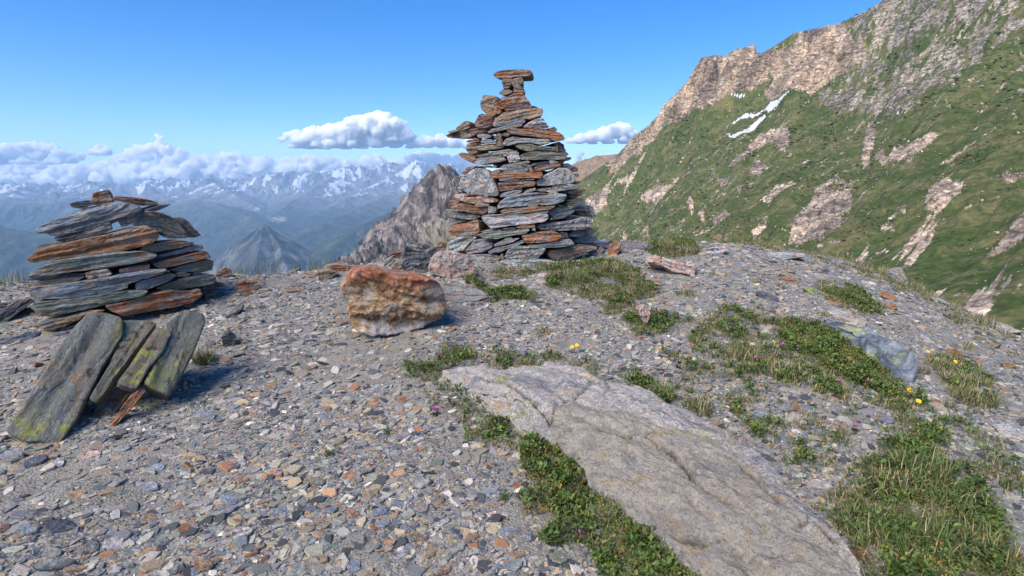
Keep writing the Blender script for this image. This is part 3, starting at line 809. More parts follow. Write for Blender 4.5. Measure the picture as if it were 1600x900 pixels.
# slabs leaning in front of the low cairn
LS = 'lichen covered slabs leaning in front of the low cairn'
ground_rock('leaning_rock', 'largest lichen covered slab leaning in front of the low cairn', 'S', '30,740 80,650 190,490 270,360 340,250 400,175 480,98 590,92 660,128 665,215 610,310 548,400 480,540 410,680 310,832 240,795 150,790 60,760',
            'mossy', .2, base=(90, 692), lean=.75, mat='lichen', cat='slab', group=LS, rough=.02, n=110, bev=.04)
ground_rock('leaning_rock', 'layered lichen slab just right of the largest leaning slab', 'S', '478,560 540,470 595,370 650,240 660,135 805,135 850,160 780,240 705,335 620,445 560,535 520,582',
            'mossy', .16, base=(90, 690), lean=.77, mat='lichen', cat='slab', group=LS, rough=.025, n=90, bev=.04)
ground_rock('leaning_rock', 'narrow yellowish lichen slab, third of the leaning slabs', 'S', '630,482 710,370 790,250 850,172 932,205 885,300 805,402 737,508',
            'mossy', .16, base=(107, 699), lean=.7, mat='lichen', cat='slab', group=LS, rough=.025, n=80, bev=.04)
ground_rock('leaning_rock', 'thick lichen slab at the right end of the leaning slabs', 'S', '772,482 848,345 925,225 895,160 1000,78 1102,98 1115,140 1055,292 985,424 912,544 850,512',
            'mossy', .22, base=(112, 696), lean=.7, mat='lichen', cat='slab', group=LS, rough=.03, n=90, bev=.05)
ground_rock('leaning_rock', 'bare brown grey slab underneath the leaning lichen slabs', 'S', '470,705 520,610 600,500 730,495 715,535 650,605 580,685 520,705',
            'brown', .14, base=(140, 655), lean=.75, cat='slab', group=LS)
ground_rock('rock_sliver', 'orange stick of rock poking out under the leaning slabs', 'S', '600,700 660,610 710,540 770,500 790,520 740,580 680,650 620,712', 'orange', .05, base=(176, 668), lean=.55, cat='rock')
# dark slabs at the left edge
ground_rock('flat_rock', 'dark plank leaning against the left side of the low cairn', 'E', '-120,440 0,400 90,350 170,325 220,340 150,385 60,450 0,495 -120,560', 'dark', .25, base=(0, 505), lean=.2, cat='slab')
ground_rock('flat_rock', 'flat dark blue slab on the scree below the left side of the low cairn', 'E', '-60,590 0,570 120,545 220,515 250,522 200,560 100,590 0,604', 'blue', .2, base=(20, 536), lean=1.1, cat='slab')
ground_rock('flat_rock', 'small purplish slab at the left frame edge above the dark plank', 'E', '-60,345 0,350 40,360 40,375 0,385 -60,390', 'purple', .2, base=(4, 500), lean=.2, cat='slab')
ground_rock('flat_rock', 'flat bluish flake at the foot of the leaning lichen slabs', 'E', '295,560 340,530 420,518 470,530 400,562', 'blue', .1, base=(90, 527), lean=1.2, cat='slab')
# the big orange boulder and its neighbours
ground_rock('boulder', 'big rusty orange boulder with a white foot in the middle of the scree', 'O', '163,375 150,385 120,430 165,480 190,560 170,600 200,650 300,690 420,695 540,680 640,650 740,610 780,550 790,500 770,440 752,372 660,335 560,330 480,322 380,300 300,290 220,300',
            'orange', .5, base=(605, 523), mat='boulder', cat='boulder', rough=.055, n=150, strata=True, bev=.04, back=.9, yaw=-.12)
ground_rock('boulder', 'dark blue squared block behind the big orange boulder', 'O', '510,290 515,200 550,120 620,125 720,140 740,165 715,180 690,250 690,315 600,310', 'dark', .35, base=(650, 428), mat='slate', cat='boulder')
ground_rock('boulder', 'white and rust rounded boulder at the left foot of the tall cairn', 'O', '675,270 700,210 740,175 850,175 930,210 970,270 975,310 900,330 820,345 760,325 690,312', 'pink', .35, base=(706, 435), mat='quartz', cat='boulder', strata=False)
ground_rock('rock', 'small rusty rock behind the white and rust rounded boulder', 'O', '718,155 750,110 790,120 785,180 740,185', 'rust', .15, base=(690, 405))
ground_rock('rock', 'flat grey rock sunk in the scree right of the big orange boulder', 'O', '740,390 830,370 930,385 1010,410 1060,445 980,490 800,500 760,450', 'grey', .3, base=(725, 474), lean=.75, mat='rust', rough=.05)
ground_rock('rock', 'rusty flat rock on the ridge edge left of the big orange boulder', 'O', '20,270 100,255 190,258 175,300 60,305', 'rust', .25, base=(525, 425))
ground_rock('rock', 'tan rounded rock on the ridge edge beside the rusty flat rock', 'O', '-20,300 60,285 120,310 60,345 -10,350', 'tan', .2, base=(512, 437))
ground_rock('rock', 'rusty low rock on the ridge edge behind the big orange boulder', 'O', '410,212 440,182 510,175 515,212 440,222', 'dkrust', .2, base=(617, 404))
ground_rock('rock', 'small grey rock on the ridge edge left of the dark blue block', 'O', '395,260 410,225 450,205 462,245 430,268', 'grey', .15, base=(608, 416))
ground_rock('rock', 'tan rock lying beside the dark blue squared block', 'O', '440,270 470,235 505,230 512,280 480,292', 'tan', .12, base=(618, 422))
ground_rock('rock', 'orange rock with tan top right of the low cairn', 'L', '1275,610 1320,580 1390,590 1405,620 1350,645 1290,640', 'orange', .14, base=(386, 456))
ground_rock('rock', 'small red orange rock in front of the orange rock right of the low cairn', 'L', '1285,640 1330,630 1372,657 1320,668', 'rust', .08, base=(384, 463))
ground_rock('rock', 'tan rock on the ridge edge right of the low cairn', 'L', '1165,560 1180,535 1215,512 1250,520 1258,570 1200,572', 'tan', .15, base=(350, 435))
ground_rock('rock', 'black angular rock right of the leaning lichen slabs', 'S', '1195,240 1235,195 1285,240 1265,290 1205,285', 'dark', .12, base=(357, 542))
ground_rock('rock', 'pale pinkish rock in the grit right of the leaning lichen slabs', 'S', '985,500 1010,460 1050,460 1060,500 1000,515', 'pink', .08, base=(295, 606))
ground_rock('rock_sliver', 'dark slate stick lying on the scree right of the low cairn', 'S', '1215,118 1300,48 1325,58 1262,122', 'dark', .05, base=(367, 495), lean=.7)
# right of the tall cairn
ground_rock('rock', 'rusty orange rock standing upright right of the tall cairn', 'G', '375,190 390,140 430,112 470,130 460,170 440,205 400,214', 'orange', .16, base=(958, 399))
ground_rock('flat_rock', 'long pink grey slab on the scree right of the tall cairn', 'G', '620,215 680,203 800,230 900,240 965,268 945,352 900,330 800,312 740,275 640,250', 'pink', .45, base=(1080, 433), lean=.35, cat='slab', mat='quartz')
ground_rock('rock', 'pale rounded rock on the crest, beside the grass clump', 'G', '1015,180 1050,140 1100,128 1150,145 1172,180 1120,203 1040,203', 'quartz', .3, base=(1120, 397))
ground_rock('flat_rock', 'flat blue slab along the crest behind the upright orange rock', 'G', '470,150 500,130 600,138 715,148 690,168 560,170 480,175', 'blue', .3, base=(1000, 390), cat='slab')
ground_rock('rock', 'small tan rock standing on end among the plants below the tall cairn', 'G', '560,545 620,528 662,550 652,610 640,655 622,684 602,630', 'pink', .1, base=(1008, 512))
ground_rock('rock', 'rounded grey rock on the right part of the crest', 'G', '1400,318 1430,290 1500,290 1522,320 1490,348 1430,345', 'grey', .2, base=(1207, 432))
ground_rock('rock', 'flat rusty rock right of the rounded grey rock', 'G', '1498,352 1580,345 1625,370 1630,398 1530,382', 'rust', .18, base=(1240, 443), lean=.3)
ground_rock('flat_rock', 'pale blue slab lying along the right part of the crest', 'G', '1390,192 1450,182 1600,186 1680,195 1680,215 1480,238 1400,222', 'pale', .3, base=(1220, 404), lean=.2, cat='slab')
ground_rock('rock', 'tan rock on the skyline crest in front of the green slope', 'G', '1065,92 1100,68 1135,75 1125,102 1070,104', 'tan', .15, base=(1121, 376))
ground_rock('rock', 'flat orange tan rock on bare soil below the tall cairn', 'G', '340,470 400,455 435,462 412,502 378,495', 'tan', .12, base=(952, 467), lean=.6)
ground_rock('rock', 'flat tan rock beside the flat orange tan rock on bare soil', 'G', '430,458 490,448 502,472 450,484', 'tan', .1, base=(970, 463), lean=.6)
ground_rock('rock', 'dark slate rock in the scree of the right crest', 'G', '1345,452 1390,438 1505,480 1490,512 1400,492', 'dark', .18, base=(1205, 470), lean=.3)
ground_rock('rock', 'long thin grey rock in the scree below the pale rounded rock', 'G', '1225,285 1260,272 1350,285 1340,302 1250,298', 'grey', .15, base=(1165, 421), lean=.3)
ground_rock('rock', 'blue slate piece in the grass below the tall cairn', 'G', '345,398 380,368 428,388 410,412 350,414', 'blue', .12, base=(950, 447))
ground_rock('rock', 'blue slate piece left of the long pink grey slab', 'G', '538,232 600,224 622,246 590,264', 'blue', .12, base=(998, 412), lean=.3)
ground_rock('rock', 'white flat rock left of the long pink grey slab', 'G', '500,287 560,264 598,276 560,297', 'quartz', .12, base=(990, 420), lean=.3)
ground_rock('rock', 'pale rock near the right foot of the tall cairn', 'G', '270,130 320,108 390,110 370,135 300,145', 'pale', .18, base=(938, 383))
ground_rock('rock', 'pinkish rock between the tall cairn and the upright orange rock', 'G', '300,180 330,148 355,170 340,195 310,198', 'pink', .12, base=(938, 396))
ground_rock('rock', 'cluster of bluish rock left of the grass clump on the crest', 'G', '515,190 560,168 605,178 600,200 540,205', 'pale', .15, base=(993, 398))
ground_rock('rock', 'orange tan flake under the long pink grey slab', 'G', '665,280 700,265 750,275 740,295 680,296', 'rust', .1, base=(1028, 420), lean=.4)
ground_rock('rock', 'blue flake under the long pink grey slab', 'G', '690,352 740,340 790,352 770,375 710,372', 'blue', .1, base=(1035, 438), lean=.4)
ground_rock('rock', 'orange flat flake in the scree under the long pink grey slab', 'G', '650,362 700,358 728,380 690,395 655,380', 'orange', .08, base=(1023, 443), lean=.6)
# far right
ground_rock('boulder', 'grey green boulder on the skyline of the right slope', 'H', '700,165 730,152 785,150 805,190 824,242 760,232 705,205', 'grey', .35, base=(1408, 443), mat='lichen', cat='boulder')
ground_rock('rock', 'orange rock in the scree below the skyline boulder, upper of two', 'H', '652,292 690,280 752,315 742,338 680,320', 'orange', .14, base=(1385, 468), lean=.2)
ground_rock('rock', 'small orange rock in the scree below the skyline boulder, lower of two', 'H', '700,362 740,358 762,385 720,394', 'orange', .1, base=(1395, 484))
ground_rock('flat_rock', 'slab with pale green lichen beside the turf on the right slope', 'H', '200,260 270,256 362,310 332,326 240,292', 'green', .16, base=(1285, 465), lean=.5, cat='slab', mat='lichen')
ground_rock('flat_rock', 'tan slab on the skyline of the far right slope', 'H', '950,318 1010,318 1060,348 1092,386 1040,382 990,358', 'pale', .2, base=(1480, 482), lean=.4, cat='slab')
ground_rock('flat_rock', 'long pale slab on the skyline near the right frame edge', 'H', '1300,468 1380,472 1495,522 1400,524 1320,492', 'pale', .25, base=(1575, 519), lean=.5, cat='slab')
ground_rock('rock', 'flat tan rock in the scree near the right frame edge', 'H', '1268,588 1370,588 1330,614 1280,608', 'tan', .15, base=(1550, 543), lean=.5)
ground_rock('rock', 'pale flat flake above the blue lichen boulder', 'H', '640,388 700,384 748,406 700,417', 'pale', .1, base=(1386, 490), lean=.6)
ground_rock('rock', 'white flake behind the blue lichen boulder', 'H', '708,518 730,512 764,545 740,550', 'quartz', .06, base=(1396, 526), lean=.6)
ground_rock('rock', 'rounded tan rock at the right edge of the scree', 'H', '1360,702 1420,685 1458,722 1400,738', 'tan', .12, base=(1575, 576), lean=.3)
ground_rock('flat_rock', 'rust stained flat slab right of the yellow flowers', 'H', '1040,622 1100,614 1144,650 1100,664', 'rust', .12, base=(1492, 556), lean=.8, cat='slab')
ground_rock('flat_rock', 'pale grey slab sunk in the scree above the blue lichen boulder', 'H', '335,392 440,386 545,430 585,462 560,494 480,465 400,452', 'pale', .2, base=(1340, 508), lean=.8, cat='slab')
ground_rock('flat_rock', 'flat pale slab in the scree near the right frame edge, below the tan rock', 'H', [(1550, 662), (1582, 660), (1612, 676), (1600, 690), (1566, 682)], 'pale', .1, base=(1585, 688), lean=.8, cat='slab')

# ------------------------------------------------------------------ slabs bedded in the ground
CRACKS = [[(789, 602), (811, 622), (842, 645), (861, 663)], [(861, 663), (864, 654), (885, 640), (902, 624), (930, 606)], [(757, 590), (772, 600), (789, 602)], [(932, 588), (942, 600), (951, 615), (985, 622)], [(1010, 700), (1060, 735), (1085, 770), (1130, 800)],
          [(1140, 735), (1180, 770), (1225, 820)], [(940, 690), (985, 700), (1030, 695)], [(1060, 830), (1100, 850)], [(1240, 850), (1270, 845), (1300, 870)]]
LEDGE = [(859, 670), (868, 654), (900, 650), (950, 664), (1000, 672), (1060, 690), (1130, 712), (1200, 780), (1300, 880), (1400, 1000), (1150, 1000), (1110, 905), (1040, 850), (960, 780), (920, 750), (895, 715), (875, 695)]
LEDGE2 = [(1010, 790), (1080, 775), (1140, 800), (1200, 850), (1260, 930), (1130, 940), (1060, 870)]
def bedded(name, label, cat, outline, lifts, mat, color, bulge=.05, rough=.02, n=170, rings=44, seed=1, cracks=True, marks=False):
    P = resample(outline, n, 1)
    src = np.asarray(outline, float)
    L = np.array([lifts[np.argmin(((src - p) ** 2).sum(1))] for p in P])
    for _ in range(10): L = (np.roll(L, 1) + L + np.roll(L, -1)) / 3
    W = np.array([hit(px, py, l) for (px, py), l in zip(P, L)])
    c = W[:, :2].mean(0)
    V = []
    for k in range(rings + 1):
        s = max(k / rings, .01)
        xy = c + (W[:, :2] - c) * s
        g = ground_z(xy[:, 0], xy[:, 1], False)
        edge = W[:, 2] - ground_z(W[:, 0], W[:, 1], False)
        h = edge * s ** 1.5 + edge.mean() * (1 - s ** 1.5) + bulge * (1 - s ** 2)
        V.append(np.stack([xy[:, 0], xy[:, 1], g + h], 1))
    top = np.concatenate(V)
    q = top * np.array([1, 1, 1.0])
    al = top[:, 0] * .64 + top[:, 1] * -.77; ac = top[:, 0] * .77 + top[:, 1] * .64
    top[:, 2] += .9 * rough * fbm(np.stack([al * 1.2, ac * 3.4, al * 0 + seed], 1), 4) * 2 + rough * .8 * fbm(np.stack([al * 5, ac * 13, al * 0 + seed], 1), 4) + rough * .35 * fbm(top * 28, 3)
    tan = np.zeros(len(top)); crk = np.zeros(len(top))
    if marks:
        jx = .02 * fbm(top * 9, 4, .6); jy = .02 * fbm(top * 9 + 31, 4, .6)
        def plan(pl): return np.array([hit(px, py, .09) for px, py in pl])
        for pl in CRACKS:
            d, _, _ = seg_dist(top[:, 0] + jx, top[:, 1] + jy, list(plan(pl)))
            top[:, 2] -= .026 * np.exp(-(d / .009) ** 2) + .008 * np.exp(-(d / .03) ** 2); crk = np.maximum(crk, np.exp(-(d / .008) ** 2))
        L1 = plan(LEDGE); L2 = plan(LEDGE2)
        for k in range(4):
            f = .6 + .5 * k
            i1 = in_poly(top[:, 0] + jx * f, top[:, 1] + jy * f + .004 * k, L1[:, :2]); i2 = in_poly(top[:, 0] + 2 * jx * f, top[:, 1] + 2 * jy * f, L2[:, :2])
            top[:, 2] += .005 * i1 - .002 * i2; tan += .25 * i1
    if cracks:
        st = perlin(np.stack([al * .7, ac * 1.6, al * 0 + seed + 9], 1)) + .12 * fbm(top * 7, 4, .6)
        top[:, 2] += .022 * smooth(-.015, .015, st) - .016 * smooth(.24, .26, st)
        fc = fbm(np.stack([al * 2.2, ac * 5, al * 0 + seed + 4], 1), 3, .5)
        top[:, 2] += .012 * np.round(fc * 5) / 5
    ed = top[-n:].copy()
    side = []
    for f, o in ((.25, 1.01), (.6, 1.015), (1.0, 1.0)):
        s_ = ed.copy()
        s_[:, :2] = c + (s_[:, :2] - c) * o
        gz_ = ground_z(s_[:, 0], s_[:, 1]) - .12
        s_[:, 2] = ed[:, 2] * (1 - f) + gz_ * f
        s_ += .012 * np.stack([fbm(s_ * 9 + 5 * k, 3) for k in range(3)], 1)
        side.append(s_)
    A = np.concatenate([top] + side)
    nr = rings + 1 + 3
    idx = np.arange(nr * n).reshape(nr, n)
    a = idx[:-1]; b_ = idx[1:]; a2 = np.roll(a, -1, 1); b2 = np.roll(b_, -1, 1)
    quads = np.stack([a, b_, b2, a2], -1).reshape(-1, 4)
    org = np.array([c[0], c[1], ground_z(c[0], c[1])[0]])
    tan = np.concatenate([tan, np.zeros(3 * n)])
    o = mesh_np(name, A - org, [quads, idx[0][None, :]], mat, True, attrs={'tan': tan, 'crack': np.concatenate([crk, np.zeros(3 * n)])})
    # outward normals up
    me = o.data
    if me.polygons[n * 3].normal.z < 0:
        me.flip_normals()
    o.location = org; o.color = (*color, 1)
    tag(o, label, cat)
    return o

def slab_mat():
    t = NT('bedded_slab_stone', rough=0.85, spec=.2)
    v = t.coord()
    vr = t.mapv(v, (1, 1, 1), (0, 0, R(40)))
    vs = t.mapv(vr, (1.0, 2.2, 1))
    n1 = t.noise(vs, 2.6, 8, .66, .5); n2 = t.noise(vs, 9, 9, .74, .4); n3 = t.noise(v, 110, 6, .78); n4 = t.noise(v, 34, 8, .76, .2)
    c = t.ramp(n1, [(0.38, (0.28, 0.285, 0.31)), (0.46, (0.44, 0.435, 0.445)), (0.53, (0.54, 0.5, 0.46)), (0.59, (0.47, 0.455, 0.46)), (0.66, (0.58, 0.565, 0.555))])
    c = t.mix(t.math('MULTIPLY', t.step(n2, .54, .62), .75), c, (0.48, 0.32, 0.18))
    c = t.mix(t.math('MULTIPLY', t.step(n2, .46, .38), .7), c, (0.17, 0.175, 0.2))
    tn = t.math('ADD', t.attr('tan'), t.math('MULTIPLY', t.math('SUBTRACT', t.noise(v, 4, 6, .65), .5), 1.6))
    olive = t.step(tn, .35, .75)
    c = t.mix(t.math('MULTIPLY', olive, .36), c, t.mix(t.step(n4, .42, .58), (0.5, 0.39, 0.27), (0.37, 0.34, 0.22)))
    c = t.mix(t.math('MULTIPLY', t.math('MULTIPLY', t.attr('crack'), t.step(t.noise(v, 18, 5, .7), .36, .52)), .85), c, (.05, .045, .04))
    c = t.mix(t.math('MULTIPLY', t.math('MULTIPLY', olive, t.step(n3, .53, .6)), .65), c, (0.1, 0.092, 0.07))
    wh = t.step(t.noise(vs, 14, 7, .72, .5), .54, .64)
    c = t.mix(t.math('MULTIPLY', wh, .7), c, (0.5, 0.475, 0.46))
    lic = t.math('MULTIPLY', t.step(t.noise(t.vadd(v, 12.0), 3.0, 3, .5), .6, .68), t.step(t.noise(v, 30, 5, .7), .5, .58))
    c = t.mix(t.math('MULTIPLY', lic, .8), c, (0.3, 0.36, 0.08))
    c = t.mix(1.0, c, t.ramp(n3, [(0.36, (.45, .44, .44)), (.5, (1.02, 1, .95)), (0.64, (1.6, 1.56, 1.48))]), 'MULTIPLY')
    c = t.mix(1.0, c, t.ramp(n4, [(0.3, (.6, .6, .63)), (0.7, (1.35, 1.33, 1.3))]), 'MULTIPLY')
    h = t.math('ADD', t.math('MULTIPLY', n2, 1.1), t.math('ADD', t.math('MULTIPLY', n4, .8), t.math('MULTIPLY', n3, .45)))
    return t.done(c, t.bump(h, 1.0, .03))
M['slab'] = slab_mat()
lifts = [.05, .06, .08, .1, .11, .1, .1, .1, .1, .1, .11, .12, .13, .13, .06, .05, .05, .05, .05, .05, .05, .04, .04, .03, .03, .04]
out2 = SLAB_ROWS[:13] + [(1350, 905), (1395, 990), (1180, 990), (1110, 905)] + SLAB_ROWS[15:]
lf2 = lifts[:13] + [.13, .13, .06, .06] + lifts[15:]
bedded('bedrock_outcrop', 'long grey tan slab of bedrock in front with cracks and olive lichen', 'slab', out2, lf2, M['slab'], (.3, .3, .3), seed=2, rough=.03, n=300, rings=110, marks=True)
def blue_mat():
    t = NT('blue_lichen_stone', rough=0.8, spec=.3)
    v = t.coord()
    n1 = t.noise(v, 6, 7, .65, .6); n2 = t.noise(v, 40, 5, .7); n3 = t.noise(t.vadd(v, 7.0), 3.4, 5, .6)
    c = t.ramp(n1, [(0.38, (0.06, 0.072, 0.092)), (.5, (0.12, 0.143, 0.172)), (0.62, (0.22, 0.245, 0.265))])
    c = t.mix(t.math('MULTIPLY', t.math('MULTIPLY', t.step(n3, .53, .6), t.step(t.noise(v, 22, 5, .7), .42, .56)), .75), c, (0.33, 0.33, 0.06))
    c = t.mix(1.0, c, t.ramp(n2, [(0.3, (.65, .65, .65)), (0.7, (1.3, 1.3, 1.3))]), 'MULTIPLY')
    return t.done(c, t.bump(t.math('ADD', n1, t.math('MULTIPLY', n2, .4)), .8, .02))
M['bluelichen'] = blue_mat()
BL = px_of('H', '280,470 400,468 500,488 600,518 700,568 800,600 860,650 880,700 850,760 770,792 700,765 640,705 560,640 480,590 400,550 340,510')
bedded('lichen_boulder', 'blue boulder with bright yellow lichen bedded in the turf on the right', 'boulder', BL,
       [.04, .08, .1, .12, .13, .14, .14, .12, .06, .02, .02, .02, .02, .02, .02, .02], M['bluelichen'], (.2, .22, .25), bulge=.04, rough=.025, n=110, rings=26, seed=5, cracks=True)
# ------------------------------------------------------------------ the green mountainside on the right
_h = []
def hc(px, py, D): _h.append(at(px, py, D))
CREST = [(820, 318, 1450), (880, 296, 1330), (930, 272, 1200), (985, 222, 1100), (1018, 190, 1040), (1040, 160, 1000), (1062, 128, 970), (1085, 96, 945), (1110, 88, 925), (1150, 94, 895), (1190, 88, 870),
         (1230, 62, 835), (1280, 40, 790), (1330, 24, 745), (1380, 0, 700), (1480, -55, 640), (1620, -130, 590), (1820, -230, 540), (2120, -340, 490), (2400, -430, 450)]
for c in CREST: hc(*c)
for px, py, D in [(940, 330, 800), (1000, 290, 790), (1080, 240, 740), (1160, 240, 640), (1160, 180, 760), (1300, 150, 620), (1300, 230, 480), (1400, 250, 370), (1420, 120, 540), (1500, 300, 280), (1600, 350, 220), (1600, 150, 360), (1620, 0, 470),
                  (930, 400, 560), (1100, 385, 400), (1300, 420, 260), (1450, 470, 180), (1600, 525, 130), (1750, 560, 110), (800, 400, 800),
                  (1300, 540, 170), (1600, 660, 80), (1000, 480, 330), (800, 450, 600), (1850, 100, 360), (1850, 400, 150), (600, 480, 900), (2300, 250, 170), (2300, 0, 300), (2300, 620, 85)]:
    hc(px, py, D)
for px, py, D in CREST:
    p = at(px, py, D)
    for k, dz in ((1.12, -.6), (1.35, -.75)):
        q = EYE + (p - EYE) * np.array([k, k, 1]); q[2] = p[2] + dz * D * (k - 1); _h.append(q)
_ht = TPS(_h, 500.0, 0.0002)

def px_mask(px, py, polys, jit, seed, amp):
    jx = amp * fbm(np.stack([px / jit, py / jit, 0 * px + seed], 1), 5, .6); jy = amp * fbm(np.stack([px / jit, py / jit, 0 * px + seed + 40], 1), 5, .6)
    m = np.zeros(len(px), bool)
    for p in polys: m |= in_poly(px + jx, py + jy, p)
    return m
def soft_mask(px, py, polys, jit, seed, amp):
    return sum(px_mask(px, py, polys, jit * f, seed + 200 * k, amp * g).astype(float) * w for k, (f, g, w) in enumerate(((1, .5, .3), (1, 1.1, .3), (.5, 1.0, .2), (.4, 2.2, .2))))
def hp(s): 
    v = [float(q) for q in s.replace(',', ' ').split()]
    return [(880 + v[i] * .45, v[i + 1] * .45) for i in range(0, len(v), 2)]
CLIFF = [hp(s) for s in ('150,600 165,530 230,460 310,380 340,330 400,290 430,240 465,180 560,170 600,260 560,310 470,370 400,420 300,480', '560,200 600,165 665,145 700,185 820,110 970,70 1050,160 1065,200 980,240 900,290 860,325 720,345 700,290 760,235 690,270 580,260')]
SCREE = [hp(s) for s in ('1000,60 1100,-20 1400,-60 1700,-60 1700,20 1400,90 1250,110 1150,130 1060,130', '900,330 960,270 1100,290 1200,210 1400,150 1500,140 1700,50 1700,110 1450,210 1330,300 1200,380 1100,380 1000,365 900,370')]
PATCH = [hp(s) for s in ('570,555 640,495 690,460 770,450 795,490 770,535 730,510 690,505 620,540', '1125,525 1150,470 1200,490 1310,460 1270,510 1200,575', '860,655 950,620 1030,612 1000,655 950,650 880,680',
  '780,870 800,790 870,690 905,640 940,680 1000,660 1012,720 960,790 1015,780 900,870 830,889', '1255,695 1320,655 1385,690 1370,740 1290,805 1245,795', '258,690 330,650 365,645 335,700 290,712', '75,690 165,618 145,720 100,745',
  '180,615 230,578 220,617', '460,745 500,712 490,762', '423,700 455,688 455,725', '530,612 595,572 560,625', '590,642 635,612 620,645', '680,715 740,630 830,622 760,672 720,712', '645,835 715,768 700,825',
  '508,762 560,733 582,750 540,782', '1060,400 1092,395 1080,480 1050,545 1038,510', '640,572 670,545 722,568 680,602', '1295,600 1500,480 1360,582', '1255,690 1375,628 1300,682', '1345,805 1465,755 1400,792',
  '1095,832 1150,812 1155,838', '1215,878 1295,832 1250,888', '1138,772 1190,752 1182,782', '260,840 290,790 300,830', '200,800 225,795 210,830', '420,600 460,582 440,600', '370,790 425,780 380,820', '1080,500 1120,470 1130,560', '1490,690 1600,660 1600,680 1520,700',
  '1440,950 1560,830 1640,760 1640,840 1560,900')]
SNOW = [hp(s) for s in ('583,384 640,357 700,352 782,343 745,374 712,384 695,362 650,366 600,388', '566,422 620,430 650,402 672,388 700,386 706,398 660,430 600,448', '580,279 630,276 636,285 585,286', '1150,383 1172,372 1165,388')]
DRYGR = [hp(s) for s in ('700,190 830,125 960,95 1060,150 1070,200 960,200 850,200 760,245', '540,290 600,310 590,345 520,345')]

